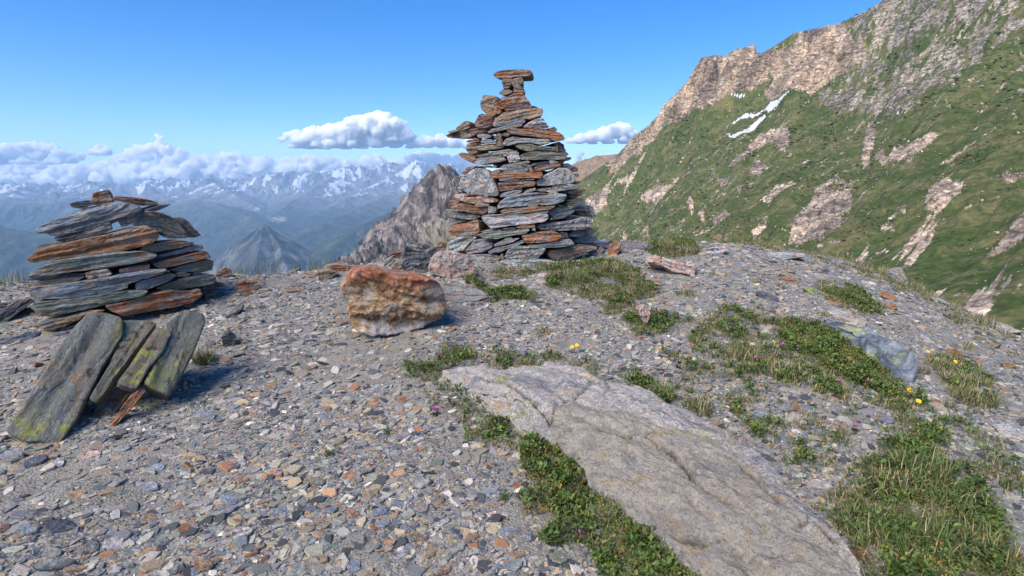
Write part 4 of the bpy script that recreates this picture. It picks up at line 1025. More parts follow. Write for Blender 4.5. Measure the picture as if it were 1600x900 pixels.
def build_hillside():
    az = np.arctan((np.concatenate([np.linspace(640, 1690, 850), np.linspace(1694, 2380, 130)]) - 800) / F); NA = len(az)
    rr = np.geomspace(62, 1850, 640)
    A, Q = np.meshgrid(az, rr, indexing='ij')
    x = (Q * np.sin(A)).ravel(); y = (Q * np.cos(A)).ravel()
    z = _ht(x, y)
    r = np.hypot(x, y)
    SKYL = [(640, 345), (840, 318), (880, 300), (907, 282), (940, 260), (965, 241), (992, 212), (1015, 194), (1031, 176), (1035, 163), (1049, 154), (1073, 128), (1087, 104), (1096, 90), (1123, 85), (1134, 90), (1139, 81), (1154, 77), (1179, 69), (1182, 81), (1190, 83), (1213, 70), (1240, 52), (1262, 47), (1312, 36), (1352, 18), (1380, 0), (1500, -60), (1760, -175), (2380, -420)]
    az_px = 800 + F * x / np.maximum(y, 1)
    def skyfix(z, kws):
        """bring the skyline of the slope to its true height"""
        ii = np.arange(NA)
        for kw in kws:
            qx, qy = to_px(np.stack([x, y, z], 1))
            qy = qy.reshape(NA, 640); j = qy.argmin(1)
            rc = r.reshape(NA, 640)[ii, j]
            dz = (np.interp(qx.reshape(NA, 640)[ii, j], *np.array(SKYL).T) - qy[ii, j]) / F * rc * np.cos(az)
            dz[az_px.reshape(NA, 640)[:, 0] < 830] = 0
            dz = np.convolve(np.pad(dz, 60, 'edge'), np.ones(kw) / kw, 'same')[60:-60]
            rc = np.convolve(np.pad(rc, 12, 'edge'), np.ones(25) / 25, 'same')[12:-12]
            z = z - (dz[:, None] * smooth(*((.3, .95) if kw > 9 else (.93, 1.0)), r.reshape(NA, 640) / rc[:, None])).ravel()
        return z
    z = skyfix(z, (61, 31, 15))
    z_base = z.copy()
    w = smooth(60, 300, r)
    # fall line runs towards the gully: stretch noise along it
    a1 = (x * .75 + y * .66); a2 = (-x * .66 + y * .75)
    px, py = to_px(np.stack([x, y, z], 1))
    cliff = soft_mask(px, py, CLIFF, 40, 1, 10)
    scr = soft_mask(px, py, SCREE, 30, 2, 26)
    pat = soft_mask(px, py, PATCH, 22, 3, 11)
    snow = sum(px_mask(px, py, SNOW, 20, 4, a_).astype(float) for a_ in (1.5, 2.5, 4)) / 3
    cliff *= 1 - snow; scr *= 1 - snow; pat *= 1 - snow
    dry = soft_mask(px, py, DRYGR, 40, 5, 24)
    crag = fbm(np.stack([a1 / 42, a2 / 20, 0 * x + 2], 1), 6, .62, ridged=True)
    z = z + w * (13 * fbm(np.stack([a1 / 210, a2 / 90, 0 * x], 1), 4) + 2.5 * fbm(np.stack([a1 / 26, a2 / 14, 0 * x + 9], 1), 4) + .45 * fbm(np.stack([a1 / 5, a2 / 4, 0 * x + 9], 1), 3))
    gul = fbm(np.stack([a1 / 190 + .25 * fbm(xyz(x / 120, y / 120), 2), a2 / 46, 0 * x + 71], 1), 5, .55, ridged=True)
    z = z + w * smooth(70, 400, r) * 9 * (gul - .35)
    px, py = to_px(np.stack([x, y, z_base], 1))
    z = z - 420 * smooth(790, 660, az_px)
    crag2 = fbm(np.stack([a1 / 60, a2 / 13, 0 * x + 12], 1), 6, .66, ridged=True)
    z = z + cliff * (11 * crag + 8 * crag2 - 4) + scr * (3.5 * crag + 3.5 * crag2) + pat * (3.2 * fbm(np.stack([a1 / 15, a2 / 6, 0 * x + 4], 1), 5, .62, ridged=True))
    crag3 = fbm(np.stack([a1 / 95, a2 / 42, 0 * x + 17], 1), 4, .55, ridged=True)
    z = z + cliff * (26 * (crag3 - .6) - 6)
    # the two small towers on the crest
    for cx, cy, D, hgt, wd in ((1148, 94, 893, 11, 8), (1172, 90, 878, 22, 7), (1160, 90, 884, 13, 6), (1098, 95, 935, 13, 12), (1120, 95, 915, 9, 8), (1062, 128, 968, 8, 8)):
        p = at(cx, cy, D); dd = ((x - p[0]) ** 2 + ((y - p[1]) * .6) ** 2) / wd ** 2
        z += hgt * np.exp(-dd)
    sp = fbm(np.stack([a1 / 16, a2 / 8, 0 * x + 22], 1), 5, .68)
    strk = fbm(np.stack([a1 / 130, a2 / 11, 0 * x + 55], 1), 5, .62)
    strk = smooth(.22, .4, strk + .3 * fbm(np.stack([a1 / 200, a2 / 130, 0 * x + 56], 1), 2)) * .8
    big = fbm(np.stack([a1 / 160, a2 / 90, 0 * x + 5], 1), 3)
    z = skyfix(z, (91, 45, 3, 3))
    mixed = soft_mask(px, py, [hp('880,345 960,200 1000,60 1100,-30 1700,-80 1700,150 1450,240 1330,330 1180,400 980,370')], 40, 7, 30)
    rock = np.clip(np.maximum.reduce([mixed * np.clip(.3 + 2.0 * sp + .6 * (crag - .4), 0, 1), cliff * np.clip(.62 + .5 * crag + .9 * sp, 0, 1), scr * np.clip(.6 + 1.7 * sp, 0, 1), pat * np.clip(.8 + 1.3 * sp, 0, 1), smooth(.24, .33, sp + .25 * big), strk]), 0, 1)
    tone = np.clip(.5 + .9 * fbm(np.stack([a1 / 120, a2 / 60, 0 * x + 31], 1), 5, .6), 0, 1)
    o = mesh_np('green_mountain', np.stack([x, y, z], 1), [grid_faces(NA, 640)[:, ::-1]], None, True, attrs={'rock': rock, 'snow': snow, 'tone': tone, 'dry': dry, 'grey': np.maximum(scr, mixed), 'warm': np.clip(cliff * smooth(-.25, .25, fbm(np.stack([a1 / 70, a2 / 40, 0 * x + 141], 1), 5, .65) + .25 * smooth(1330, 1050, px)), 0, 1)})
    t = NT('alpine_turf_and_rock', rough=.95, spec=.1)
    v = t.coord()
    n1 = t.noise(v, .06, 8, .68, .4); n2 = t.noise(v, .28, 7, .7); n3 = t.noise(t.mapv(v, (.7, .7, 2.2)), .13, 10, .78, 1.2)
    g = t.mix(t.attr('tone'), (0.041, 0.07, 0.021), (0.095, 0.115, 0.04))
    g = t.mix(t.step(n1, .44, .6), g, (0.135, 0.13, 0.06))
    g = t.mix(1.0, g, t.ramp(n2, [(.4, (.72, .73, .7)), (.6, (1.3, 1.28, 1.2))]), 'MULTIPLY')
    g = t.mix(t.math('MULTIPLY', t.attr('dry'), .85), g, (0.2, 0.17, 0.06))
    rk = t.ramp(n3, [(.4, (.1, .08, .065)), (.46, (.28, .22, .175)), (.53, (.44, .345, .275)), (.61, (.64, .53, .44))])
    rk = t.mix(t.math('MULTIPLY', t.attr('grey'), .7), rk, t.ramp(n3, [(.41, (.05, .045, .04)), (.49, (.17, .157, .135)), (.6, (.37, .345, .305))]))
    rk = t.mix(t.math('MULTIPLY', t.attr('warm'), .6), rk, t.ramp(n3, [(.41, (.07, .05, .034)), (.48, (.2, .145, .095)), (.54, (.33, .245, .16)), (.61, (.5, .39, .27))]))  # warmer rock tone, partly standing in for golden sunlight on the crest
    nb = t.noise(t.mapv(v, (1, 1, .45), (.3, 0, .5)), .022, 6, .65, .8)
    rk = t.mix(1.0, rk, t.ramp(nb, [(.38, (.5, .5, .52)), (.5, (1, 1, 1)), (.62, (1.35, 1.3, 1.2))]), 'MULTIPLY')
    rk = t.mix(1.0, rk, t.ramp(n2, [(.4, (.55, .55, .55)), (.6, (1.4, 1.4, 1.4))]), 'MULTIPLY')
    m = t.step(t.math('ADD', t.attr('rock'), t.math('MULTIPLY', t.math('SUBTRACT', t.noise(v, .35, 9, .8), .5), 2.4)), .40, .56)
    c = t.mix(m, g, rk)
    c = t.mix(t.step(t.math('ADD', t.attr('snow'), t.math('MULTIPLY', t.math('SUBTRACT', n2, .5), .8)), .3, .75), c, t.mix(n2, (.5, .5, .5), (.78, .79, .8)))
    h = t.math('ADD', t.math('MULTIPLY', n3, 5.0), t.math('MULTIPLY', n2, 1.6))
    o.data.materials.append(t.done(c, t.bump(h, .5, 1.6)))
    tag(o, kind='structure')
    # pale boulders lying on the turf
    rng = np.random.default_rng(8)
    V0, F0 = ico(1)
    wgt = (np.clip(.25 + 2.2 * sp, 0, 1) ** 2 + .8 * pat + .3 * scr) * (r > 110) * (r < 1000) * (px > 890) * (px < 1650) * (snow < .5)
    cell = r * r / 1e5
    pr_ = wgt * cell; pr_ /= pr_.sum()
    k = rng.choice(len(x), 12000, p=pr_)
    sc = np.exp(rng.normal(math.log(.0016), .55, len(k))) * r[k] ** .85
    sc = np.clip(sc, .2, 2.6)
    Vb = V0[None] * (1 + .35 * rng.normal(size=(len(k), len(V0), 1)).clip(-1.2, 1.2)) * sc[:, None, None] * rng.uniform(.6, 1.3, (len(k), 1, 3)) * np.array([1, 1, .7])
    P = np.stack([x[k] + rng.uniform(-2, 2, len(k)), y[k] + rng.uniform(-2, 2, len(k)), z[k] + sc * .2], 1)
    Vb = (Vb + P[:, None]).reshape(-1, 3)
    Fb = (F0[None] + (np.arange(len(k)) * len(V0))[:, None, None]).reshape(-1, 3)
    cc = np.array([(.34, .3, .26), (.27, .245, .22), (.42, .37, .32), (.2, .18, .16)])[rng.integers(0, 4, len(k))]
    tag(mesh_np('rubble', Vb, [Fb], M['chips'], False, color=np.repeat(cc, len(V0), 0)), 'pale boulders and rubble strewn over the green mountainside', 'rubble', kind='stuff')
    # low shrubs and tussocks
    wgt = np.clip(.12 + 1.6 * fbm(np.stack([a1 / 60, a2 / 34, 0 * x + 101], 1), 4, .6), 0, 1) * (rock < .3) * (r > 100) * (r < 900) * (px > 890) * (px < 1650) * (snow < .1)
    pr_ = wgt * cell; pr_ /= pr_.sum()
    k = rng.choice(len(x), 8000, p=pr_)
    sc = np.clip(np.exp(rng.normal(math.log(.0012), .45, len(k))) * r[k], .2, 1.6)
    Vb = V0[None] * (1 + .3 * rng.normal(size=(len(k), len(V0), 1)).clip(-1.2, 1.2)) * sc[:, None, None] * rng.uniform(.7, 1.5, (len(k), 1, 3)) * np.array([1, 1, .42])
    P = np.stack([x[k] + rng.uniform(-3, 3, len(k)), y[k] + rng.uniform(-3, 3, len(k)), z[k]], 1)
    Vb = (Vb + P[:, None]).reshape(-1, 3)
    Fb = (F0[None] + (np.arange(len(k)) * len(V0))[:, None, None]).reshape(-1, 3)
    cc = np.array([(.05, .078, .024), (.065, .092, .03), (.045, .068, .024), (.1, .105, .04)])[rng.integers(0, 4, len(k))]
    tag(mesh_np('shrubbery', Vb, [Fb], M['chips'], False, color=np.repeat(cc, len(V0), 0)), 'low dark shrubs and tussocks dotted over the green mountainside', 'shrubs', kind='stuff')
build_hillside()

# ------------------------------------------------------------------ ridges beyond: generic crest line terrain
def crest(*pts): return [at(*p) for p in pts]

def build_rocky_ridge():
    """the brown rocky ridge left of the tall cairn"""
    C = crest((470, 445, 1240), (520, 415, 1270), (560, 388, 1310), (585, 366, 1350), (610, 345, 1390), (632, 318, 1420), (652, 298, 1450), (668, 270, 1480), (684, 257, 1500), (700, 258, 1515), (712, 274, 1540), (740, 306, 1600), (790, 335, 1700), (860, 345, 1800))
    G = crest((800, 300, 2500), (880, 262, 2450), (905, 252, 2420), (932, 243, 2400), (962, 240, 2380), (1010, 246, 2380), (1080, 262, 2380))
    az = np.arctan(np.linspace((380 - 800) / F, (1060 - 800) / F, 760))
    rr = np.concatenate([np.geomspace(430, 1900, 420), np.geomspace(1910, 2900, 90)])
    A, Q = np.meshgrid(az, rr, indexing='ij')
    x = (Q * np.sin(A)).ravel(); y = (Q * np.cos(A)).ravel()
    wx = 26 * fbm(np.stack([x / 130, y / 130, 0 * x], 1), 3); wy = 26 * fbm(np.stack([x / 130, y / 130, 0 * x + 50], 1), 3)
    d, h, s = seg_dist(x + wx, y + wy, C)
    d0, _, _ = seg_dist(x, y, C)
    rib = fbm(np.stack([s / 55, d / 260, 0 * x + 3], 1), 5, .58, ridged=True)
    crag = fbm(np.stack([x / 30, y / 30, 0 * x + 8], 1), 5, .6, ridged=True)
    z1 = h - .78 * d0 ** .98 + smooth(0, 70, d0) * 62 * (rib - .62) + 22 * (crag - .55) * (.4 + .6 * smooth(0, 40, d0)) + 20 * smooth(25, 0, d0) * fbm(np.stack([s / 16, 0 * s, 0 * s], 1), 3, .6)
    d2, h2, s2 = seg_dist(x, y, G)
    z2 = h2 - .6 * d2 + 25 * smooth(0, 150, d2) * fbm(np.stack([s2 / 90, d2 / 400, 0 * x + 6], 1), 4, .55, ridged=True) + 6 * fbm(np.stack([x / 40, y / 40, 0 * x + 8], 1), 4)
    floor = -420 - .05 * y
    z = np.maximum.reduce([z1, z2, floor + 30 * fbm(np.stack([x / 300, y / 300, 0 * x], 1), 4)])
    px, py = to_px(np.stack([x, y, z], 1))
    side = x * .0 + (px - np.interp(py, [255, 300, 345, 388, 430], [700, 655, 614, 562, 500]))
    green = smooth(45, 130, side + 30 * fbm(np.stack([x / 60, y / 60, 0 * x + 70], 1), 4)) * smooth(275, 340, py) * (z2 < z1)
    pale = smooth(.1, .35, fbm(np.stack([s / 45, d / 300, 0 * x + 13], 1), 4, .6)) * smooth(15, 70, d0)
    o = mesh_np('rocky_mountain', np.stack([x, y, z], 1), [grid_faces(len(az), len(rr))[:, ::-1]], None, True,
                attrs={'green': green, 'pale': pale, 'gold': (z2 >= z1).astype(float), 'wood': smooth(-10, -60, side - 10 * rib) * smooth(335, 395, py + 20 * crag)})
    t = NT('brown_ridge_rock', rough=.95, spec=.1)
    v = t.coord()
    n = t.noise(t.mapv(v, (1, 1, .35)), .035, 9, .7, .5); n2 = t.noise(v, .12, 7, .7)
    c = t.ramp(n, [(.4, (.045, .04, .042)), (.47, (.105, .09, .086)), (.54, (.19, .162, .148)), (.62, (.36, .31, .275))])
    c = t.mix(t.math('MULTIPLY', t.attr('pale'), .65), c, (.42, .35, .285))
    c = t.mix(t.math('MULTIPLY', t.attr('gold'), .7), c, t.ramp(n2, [(.3, (.2, .13, .06)), (.7, (.44, .29, .15))]))
    c = t.mix(t.math('MULTIPLY', t.attr('green'), t.step(n2, .3, .62)), c, t.ramp(n, [(.35, (.13, .13, .055)), (.65, (.26, .235, .13))]))
    c = t.mix(t.math('MULTIPLY', t.attr('wood'), t.step(n2, .42, .5)), c, (.022, .034, .02))
    c = t.mix(1.0, c, t.ramp(n2, [(.3, (.6, .6, .6)), (.7, (1.35, 1.35, 1.35))]), 'MULTIPLY')
    o.data.materials.append(t.done(c, t.bump(t.math('ADD', n, t.math('MULTIPLY', n2, .5)), .9, 12)))
    tag(o, kind='structure')
    # dark conifers on its lower left flank
    rng = np.random.default_rng(5)
    cand = np.where((px > 480) & (px < 660) & (py > 372) & (py < 425) & (z > floor + 40))[0]
    score = rng.random(len(cand)) < .05 * smooth(25, -55, side[cand]) + .006 * smooth(60, 0, side[cand])
    cand = cand[score]
    cand = rng.permutation(cand)[:900]
    K = 6; V = []; Fs = []
    a = np.arange(K) * 2 * math.pi / K
    for i, c0 in enumerate(cand):
        hgt = rng.uniform(6, 13); w = hgt * rng.uniform(.2, .28)
        P = np.array([x[c0], y[c0], z[c0]]) + np.append(rng.uniform(-2, 2, 2), -.5)
        o0 = len(V) and sum(len(q) for q in V) or 0
        rings = []
        for f, s in ((.08, .3), (.12, 1.0), (.4, .5), (.38, .78), (.7, .25), (.68, .5), (1.0, .02)):
            rings.append(np.stack([P[0] + w * s * np.cos(a), P[1] + w * s * np.sin(a), P[2] + hgt * f + 0 * a], 1))
        V.append(np.concatenate(rings))
    if V:
        nv = len(V[0]); base = grid_faces(7, K)  # replaced below with wrap
        idx = np.arange(nv).reshape(7, K)
        q = np.stack([idx[:-1], np.roll(idx, -1, 1)[:-1], np.roll(idx, -1, 1)[1:], idx[1:]], -1).reshape(-1, 4)
        Fq = (q[None] + (np.arange(len(V)) * nv)[:, None, None]).reshape(-1, 4)
        t = NT('conifer_green', rough=.9, spec=.1)
        m = t.done(t.ramp(t.noise(t.coord(), .2, 3), [(.3, (.018, .03, .016)), (.7, (.04, .055, .028))]))
        tag(mesh_np('forest', np.concatenate(V), [Fq], m, True), 'dark conifer forest on the lower flank of the brown rocky ridge', 'forest', kind='stuff')
build_rocky_ridge()

def crest_r(*pts): return [at(px, py, D * math.cos(math.atan((px - 800) / F))) for px, py, D in pts]

def build_mountains():
    """the snowy chain across the valley with its wooded spurs"""
    far = crest_r((-760, 288, 19000), (-640, 280, 19000), (-540, 292, 19000), (-430, 282, 19000), (-330, 291, 19000), (-260, 296, 19000), (-120, 286, 19000), (-40, 292, 19000), (0, 289, 19000), (45, 286, 19000), (100, 292, 18500), (140, 284, 18500), (165, 287, 18500), (200, 291, 18500), (232, 283, 18500), (270, 280, 18800), (300, 284, 19000), (325, 274, 19000), (345, 276, 19000), (372, 282, 19000),
                (405, 275, 19000), (440, 268, 19000), (470, 272, 19000), (505, 268, 19000), (530, 264, 19000), (548, 259, 19000), (575, 264, 19000), (600, 262, 19000), (628, 259, 18500), (640, 254, 18200), (656, 247, 18000), (668, 258, 18000), (700, 256, 18000), (735, 262, 18000), (800, 270, 18000), (900, 280, 18000), (1100, 290, 18000))
    spurs = [  # crest polyline, slope
        (crest_r((-760, 322, 14500), (-300, 318, 14500), (-60, 312, 14500), (60, 314, 14200), (170, 304, 13800), (260, 304, 13000), (330, 316, 12000), (390, 338, 10500), (440, 362, 9200), (468, 388, 8300)), .42, 0),
        (crest_r((-760, 330, 8200), (-300, 330, 8200), (-120, 338, 8200), (0, 352, 8000), (70, 368, 7700), (160, 392, 7400), (260, 425, 7000), (340, 460, 6700)), .5, 0),
        (crest_r((330, 455, 6000), (372, 404, 6200), (398, 366, 6400), (413, 350, 6500), (430, 366, 6400), (455, 392, 6200), (480, 425, 6000), (520, 480, 5600)), .8, 1),
        (crest_r((413, 350, 6500), (408, 372, 5900), (402, 400, 5400), (396, 430, 5000)), .85, 1),
        (crest_r((413, 350, 6500), (436, 385, 5800), (448, 420, 5200), (450, 450, 4900)), .85, 1),
        (crest_r((820, 285, 12500), (700, 276, 12000), (640, 286, 11500), (590, 312, 10600), (545, 332, 9800), (505, 352, 9000), (470, 372, 8400)), .5, 0),
        (crest_r((800, 300, 9000), (690, 300, 8200), (640, 322, 7600), (590, 340, 7000), (548, 362, 6500), (510, 394, 6000), (480, 420, 5600)), .6, 0),
        (crest_r((520, 276, 16500), (490, 294, 15000), (455, 315, 13500), (430, 335, 12000)), .5, 2),
        (crest_r((330, 284, 17800), (350, 296, 16000), (380, 312, 14500), (412, 330, 13000)), .5, 2),
        (crest_r((640, 262, 17000), (600, 282, 15500), (565, 300, 14000), (520, 322, 12500), (480, 340, 11500)), .5, 2),
        (crest_r((150, 290, 17500), (165, 300, 16000), (180, 312, 15000)), .5, 2), (crest_r((30, 291, 18000), (20, 305, 16500), (0, 316, 15500)), .5, 2),
    ]
    az = np.arctan((np.concatenate([np.linspace(-700, -85, 90), np.linspace(-80, 1000, 980)]) - 800) / F)
    rr = np.concatenate([np.geomspace(3600, 20600, 560)])
    A, Q = np.meshgrid(az, rr, indexing='ij')
    x = (Q * np.sin(A)).ravel(); y = (Q * np.cos(A)).ravel()
    wx = 420 * fbm(np.stack([x / 1700, y / 1700, 0 * x], 1), 4); wy = 420 * fbm(np.stack([x / 1700, y / 1700, 0 * x + 50], 1), 4)
    ridg = fbm(np.stack([(x + wx) / 1300, (y + wy) / 1300, 0 * x + 3], 1), 7, .52, ridged=True)
    fine = fbm(np.stack([x / 260, y / 260, 0 * x + 5], 1), 4, .55, ridged=True)
    d, h, s = seg_dist(x, y, far)
    z = h - .40 * d + smooth(0, 1200, d) * 560 * (ridg - .1) + 95 * (fine - .35) + 110 * smooth(700, 0, d) * fbm(np.stack([s / 330, 0 * s, 0 * s + 2], 1), 4, .62)
    kind = np.zeros(len(x))
    for pl, sl, k in spurs:
        dd, hh, ss = seg_dist(x + .35 * wx, y + .35 * wy, pl)
        d0, _, _ = seg_dist(x, y, pl)
        dd = np.minimum(dd, d0 * 1.2 + 30)
        rib = fbm(np.stack([ss / 420, dd / 2200, 0 * x + 3 + sl], 1), 4, .55, ridged=True)
        zz = hh - sl * d0 + smooth(0, 600, dd) * (150 if k == 1 else 190) * (rib - .25) + 40 * (fine - .4) * (1.0 if k else .8)
        m = zz > z
        z = np.where(m, zz, z); kind = np.where(m, k if k != 2 else 3, kind)
    px, py = to_px(np.stack([x, y, z], 1))
    floor = -1150 + 60 * fbm(np.stack([x / 900, y / 900, 0 * x + 40], 1), 4)
    z = np.maximum(z, floor)
    hi = smooth(345, 300, py + 14 * fbm(np.stack([x / 900, y / 900, 0 * x + 14], 1), 4))
    pyr = (kind == 1).astype(float)
    sn = fbm(np.stack([(x + .6 * wx) / 480, (y + .6 * wy) / 1100, 0 * x + 61], 1), 6, .66)
    snow = smooth(.06, .16, sn + .28 * (fine - .35) - .2 * smooth(288, 330, py)) * smooth(332, 300, py) * (1 - pyr) * (Q.ravel() > 11000)
    past = fbm(np.stack([x / 520, y / 700, 0 * x + 77], 1), 5, .6)
    alp = smooth(.12, .3, past) * (1 - hi) * (1 - pyr)
    runs = smooth(.05, .0, np.abs(fbm(np.stack([(x + .3 * wx) / 700, (y + .3 * wy) / 1500, 0 * x + 90], 1), 4))) * smooth(.05, .3, fbm(np.stack([x / 2500, y / 2500, 0 * x + 95], 1), 2)) * (1 - pyr) * smooth(400, 370, py)
    town = np.exp(-((px - 432) / 26) ** 2 - ((py - 343) / 9) ** 2) + .8 * np.exp(-((px - 398) / 22) ** 2 - ((py - 325) / 6) ** 2)
    town = smooth(.35, .6, town * (.6 + 1.2 * fbm(np.stack([x / 240, y / 240, 0 * x + 12], 1), 4, .65)))
    o = mesh_np('mountains', np.stack([x, y, z], 1), [grid_faces(len(az), len(rr))[:, ::-1]], None, True, attrs={'high': hi, 'snow': snow, 'alp': np.maximum(alp * .6, runs * .9), 'pyr': pyr, 'town': town})
    t = NT('far_mountain_ground', rough=1.0, spec=.0)
    v = t.coord()
    n = t.noise(v, .0022, 9, .7, .6); n2 = t.noise(v, .009, 7, .7)
    c = t.ramp(n2, [(.38, (.03, .05, .042)), (.6, (.085, .11, .085))])
    c = t.mix(t.math('MULTIPLY', t.attr('alp'), t.step(n2, .32, .6)), c, (.17, .185, .1))
    rk = t.ramp(n, [(.38, (.12, .12, .122)), (.5, (.21, .21, .21)), (.62, (.32, .315, .31))])
    c = t.mix(t.attr('high'), c, rk)
    pr = t.ramp(t.noise(t.mapv(v, (1, .4, .3)), .006, 8, .7, .5), [(.38, (.03, .04, .03)), (.52, (.11, .115, .11)), (.64, (.27, .27, .26))])
    c = t.mix(t.attr('pyr'), c, pr)
    c = t.mix(t.attr('town'), c, (.42, .4, .37))
    c = t.mix(t.step(t.math('ADD', t.attr('snow'), t.math('MULTIPLY', t.math('SUBTRACT', n2, .5), 1.0)), .72, .98), c, (.8, .82, .84))
    o.data.materials.append(t.done(c, t.bump(t.math('ADD', n, t.math('MULTIPLY', n2, .4)), 1.0, 160)))
    tag(o, kind='structure')
build_mountains()

# valley floor sheet that reaches out under everything
def valley():
    az = np.linspace(-180, 180, 73) * R(1); rr = np.array([5, 60, 300, 1200, 4000, 10000, 16000, 20600])
    zz = np.array([-60, -120, -360, -650, -1180, -1260, -1300, -1300])
    A, Q = np.meshgrid(az, rr, indexing='ij')
    Z = np.broadcast_to(zz, A.shape)
    t = NT('valley_turf', rough=1.0, spec=0)
    m = t.done(t.ramp(t.noise(t.coord(), .004, 8, .65), [(.35, (.03, .045, .02)), (.65, (.09, .1, .05))]))
    tag(mesh_np('valley_terrain', np.stack([(Q * np.sin(A)).ravel(), (Q * np.cos(A)).ravel(), Z.ravel()], 1), [grid_faces(73, len(rr))[:, ::-1]], m, True), kind='structure')
valley()

# ------------------------------------------------------------------ haze
def haze():
    x0, x1, y0, y1, z0, z1 = -21000, 21000, -21000, 20700, -1330, 1060
    V = [(a, b, c) for a in (x0, x1) for b in (y0, y1) for c in (z0, z1)]
    Fq = np.array([(0, 1, 3, 2), (4, 6, 7, 5), (0, 4, 5, 1), (2, 3, 7, 6), (0, 2, 6, 4), (1, 5, 7, 3)])
    m = bpy.data.materials.new('thin_blue_air'); m.use_nodes = True
    nt = m.node_tree; nt.nodes.clear()
    out = nt.nodes.new('ShaderNodeOutputMaterial'); pv = nt.nodes.new('ShaderNodeVolumePrincipled')
    pv.inputs['Color'].default_value = HAZE_COL; pv.inputs['Density'].default_value = HAZE_D
    pv.inputs['Anisotropy'].default_value = 0.0
    nt.links.new(pv.outputs[0], out.inputs['Volume'])
    o = mesh_np("haze", np.array(V), [Fq], m)
    tag(o, kind='stuff')
HAZE_COL = (0.44, 0.69, 1.0, 1); HAZE_D = 5.2e-5
haze()

# ------------------------------------------------------------------ clouds, beyond the haze
def cloud_mat():
    m = bpy.data.materials.new('cloud_vapour'); m.use_nodes = True
    nt = m.node_tree; nt.nodes.clear()
    out = nt.nodes.new('ShaderNodeOutputMaterial'); pv = nt.nodes.new('ShaderNodeVolumePrincipled')
    pv.inputs['Color'].default_value = (1, 1, 1, 1); pv.inputs['Density'].default_value = CLOUD_D; pv.inputs['Anisotropy'].default_value = 0.0
    nt.links.new(pv.outputs[0], out.inputs['Volume'])
    return m
CLOUD_D = .013
M['cloud'] = cloud_mat()
_icoV, _icoF = ico(4)
_icoV2, _icoF2 = ico(3)
def cloud(name, label, blobs, D, seed, kind=None, cat='cloud', group=None, depth=1.0, voxel=48.0):
    """blobs: (px, py, radius in px): puffs of one cumulus at distance D, given real size"""
    rng = np.random.default_rng(seed)
    Vs = []; Fs = []; o0 = 0
    k = D / F
    for px, py, rp in blobs:
        for j in range(1 + int(rp > 3.5) * 4 + int(rp > 7) * 4 + int(rp > 14) * 5):
            if j == 0: cx, cy, rr, dd = px, py, rp, 0
            else:
                a = rng.uniform(0, 2 * math.pi); q = rp * rng.uniform(.5, 1.0)
                cx, cy = px + q * math.cos(a), py - abs(q * math.sin(a)) * .75 + rp * .25; rr = rp * rng.uniform(.28, .55); dd = rng.uniform(-1, .6) * rp * k
            c = at(cx, cy, D + rng.uniform(-1, 1) * 500 * depth); c[1] += dd
            V0, F0 = (_icoV, _icoF) if rr > 6 else (_icoV2, _icoF2)
            rad = rr * k * np.array([1.12, 1.2, .88])
            n1 = fbm(V0 * 1.5 + rng.uniform(0, 99, 3), 4, .55); n2 = fbm(V0 * 4.0 + rng.uniform(0, 99, 3), 3, .6, ridged=True)
            f = 1 + .36 * n1 + .2 * (n2 - .2)
            V = V0 * f[:, None]
            Vs.append(c + V * rad); Fs.append(F0 + o0); o0 += len(V0)
    # one closed skin round all the puffs, then cauliflower detail
    ctr = at(blobs[0][0], blobs[0][1], D)
    o = mesh_np(name, np.concatenate(Vs) - ctr, [np.concatenate(Fs)], M['cloud'], True)
    md = o.modifiers.new('union', 'REMESH'); md.mode = 'VOXEL'; md.voxel_size = voxel
    dg = bpy.context.evaluated_depsgraph_get()
    me = bpy.data.meshes.new_from_object(o.evaluated_get(dg)); me.name = name
    o.modifiers.clear(); o.data = me
    n = len(me.vertices); co = np.empty(n * 3, np.float32); nr = np.empty(n * 3, np.float32)
    me.vertices.foreach_get('co', co); me.vertices.foreach_get('normal', nr)
    co = co.reshape(-1, 3).astype(float); nr = nr.reshape(-1, 3)
    w1 = fbm(co / 900 + seed, 3, .5)[:, None]
    b1_ = 1 - np.abs(perlin(co / 360 + seed + 5)) * 2; b2_ = 1 - np.abs(perlin(co / 170 + seed + 9)) * 2; b3_ = 1 - np.abs(perlin(co / 85 + seed + 19)) * 2
    co += nr * (np.clip(.75 + w1, .2, 1.4) * (-(110 * b1_ + 75 * b2_ + 34 * b3_) + 120)[:, None])
    zb = np.percentile(co[:, 2], 16)
    lo = co[:, 2] < zb
    co[lo, 2] = zb + (co[lo, 2] - zb) * .22
    me.vertices.foreach_set('co', co.astype(np.float32).ravel()); me.update()
    if not me.materials: me.materials.append(M['cloud'])
    o.location = ctr
    tag(o, label, cat if label else None, group, kind)
    return o
def band(x0, x1, top, bot, n, seed, rmin=4, rmax=13):
    rng = np.random.default_rng(seed); B = []
    for i in range(n):
        x = rng.uniform(x0, x1)
        tp = np.interp(x, *top); bt = np.interp(x, *bot)
        f = rng.random() ** .8
        B.append((x, bt + (tp - bt) * f + 3, rng.uniform(rmin, rmax) * (1.15 - .6 * f)))
    return B
CG = 'cumulus clouds over the snowy mountain chain'
big = [(470, 222, 12), (492, 212, 15), (515, 208, 14), (540, 208, 17), (562, 200, 20), (590, 195, 20), (612, 203, 19), (632, 212, 13), (500, 226, 12), (530, 224, 13), (560, 222, 14), (590, 221, 13), (618, 222, 11), (600, 184, 9), (578, 188, 9), (450, 212, 6), (440, 218, 5), (462, 208, 6), (458, 230, 7), (482, 234, 8), (508, 237, 8), (540, 236, 7), (568, 238, 6)]
cloud('cumulus_cloud', 'largest white cumulus cloud, towering between the two cairns', big, 33000, 1, group=CG)
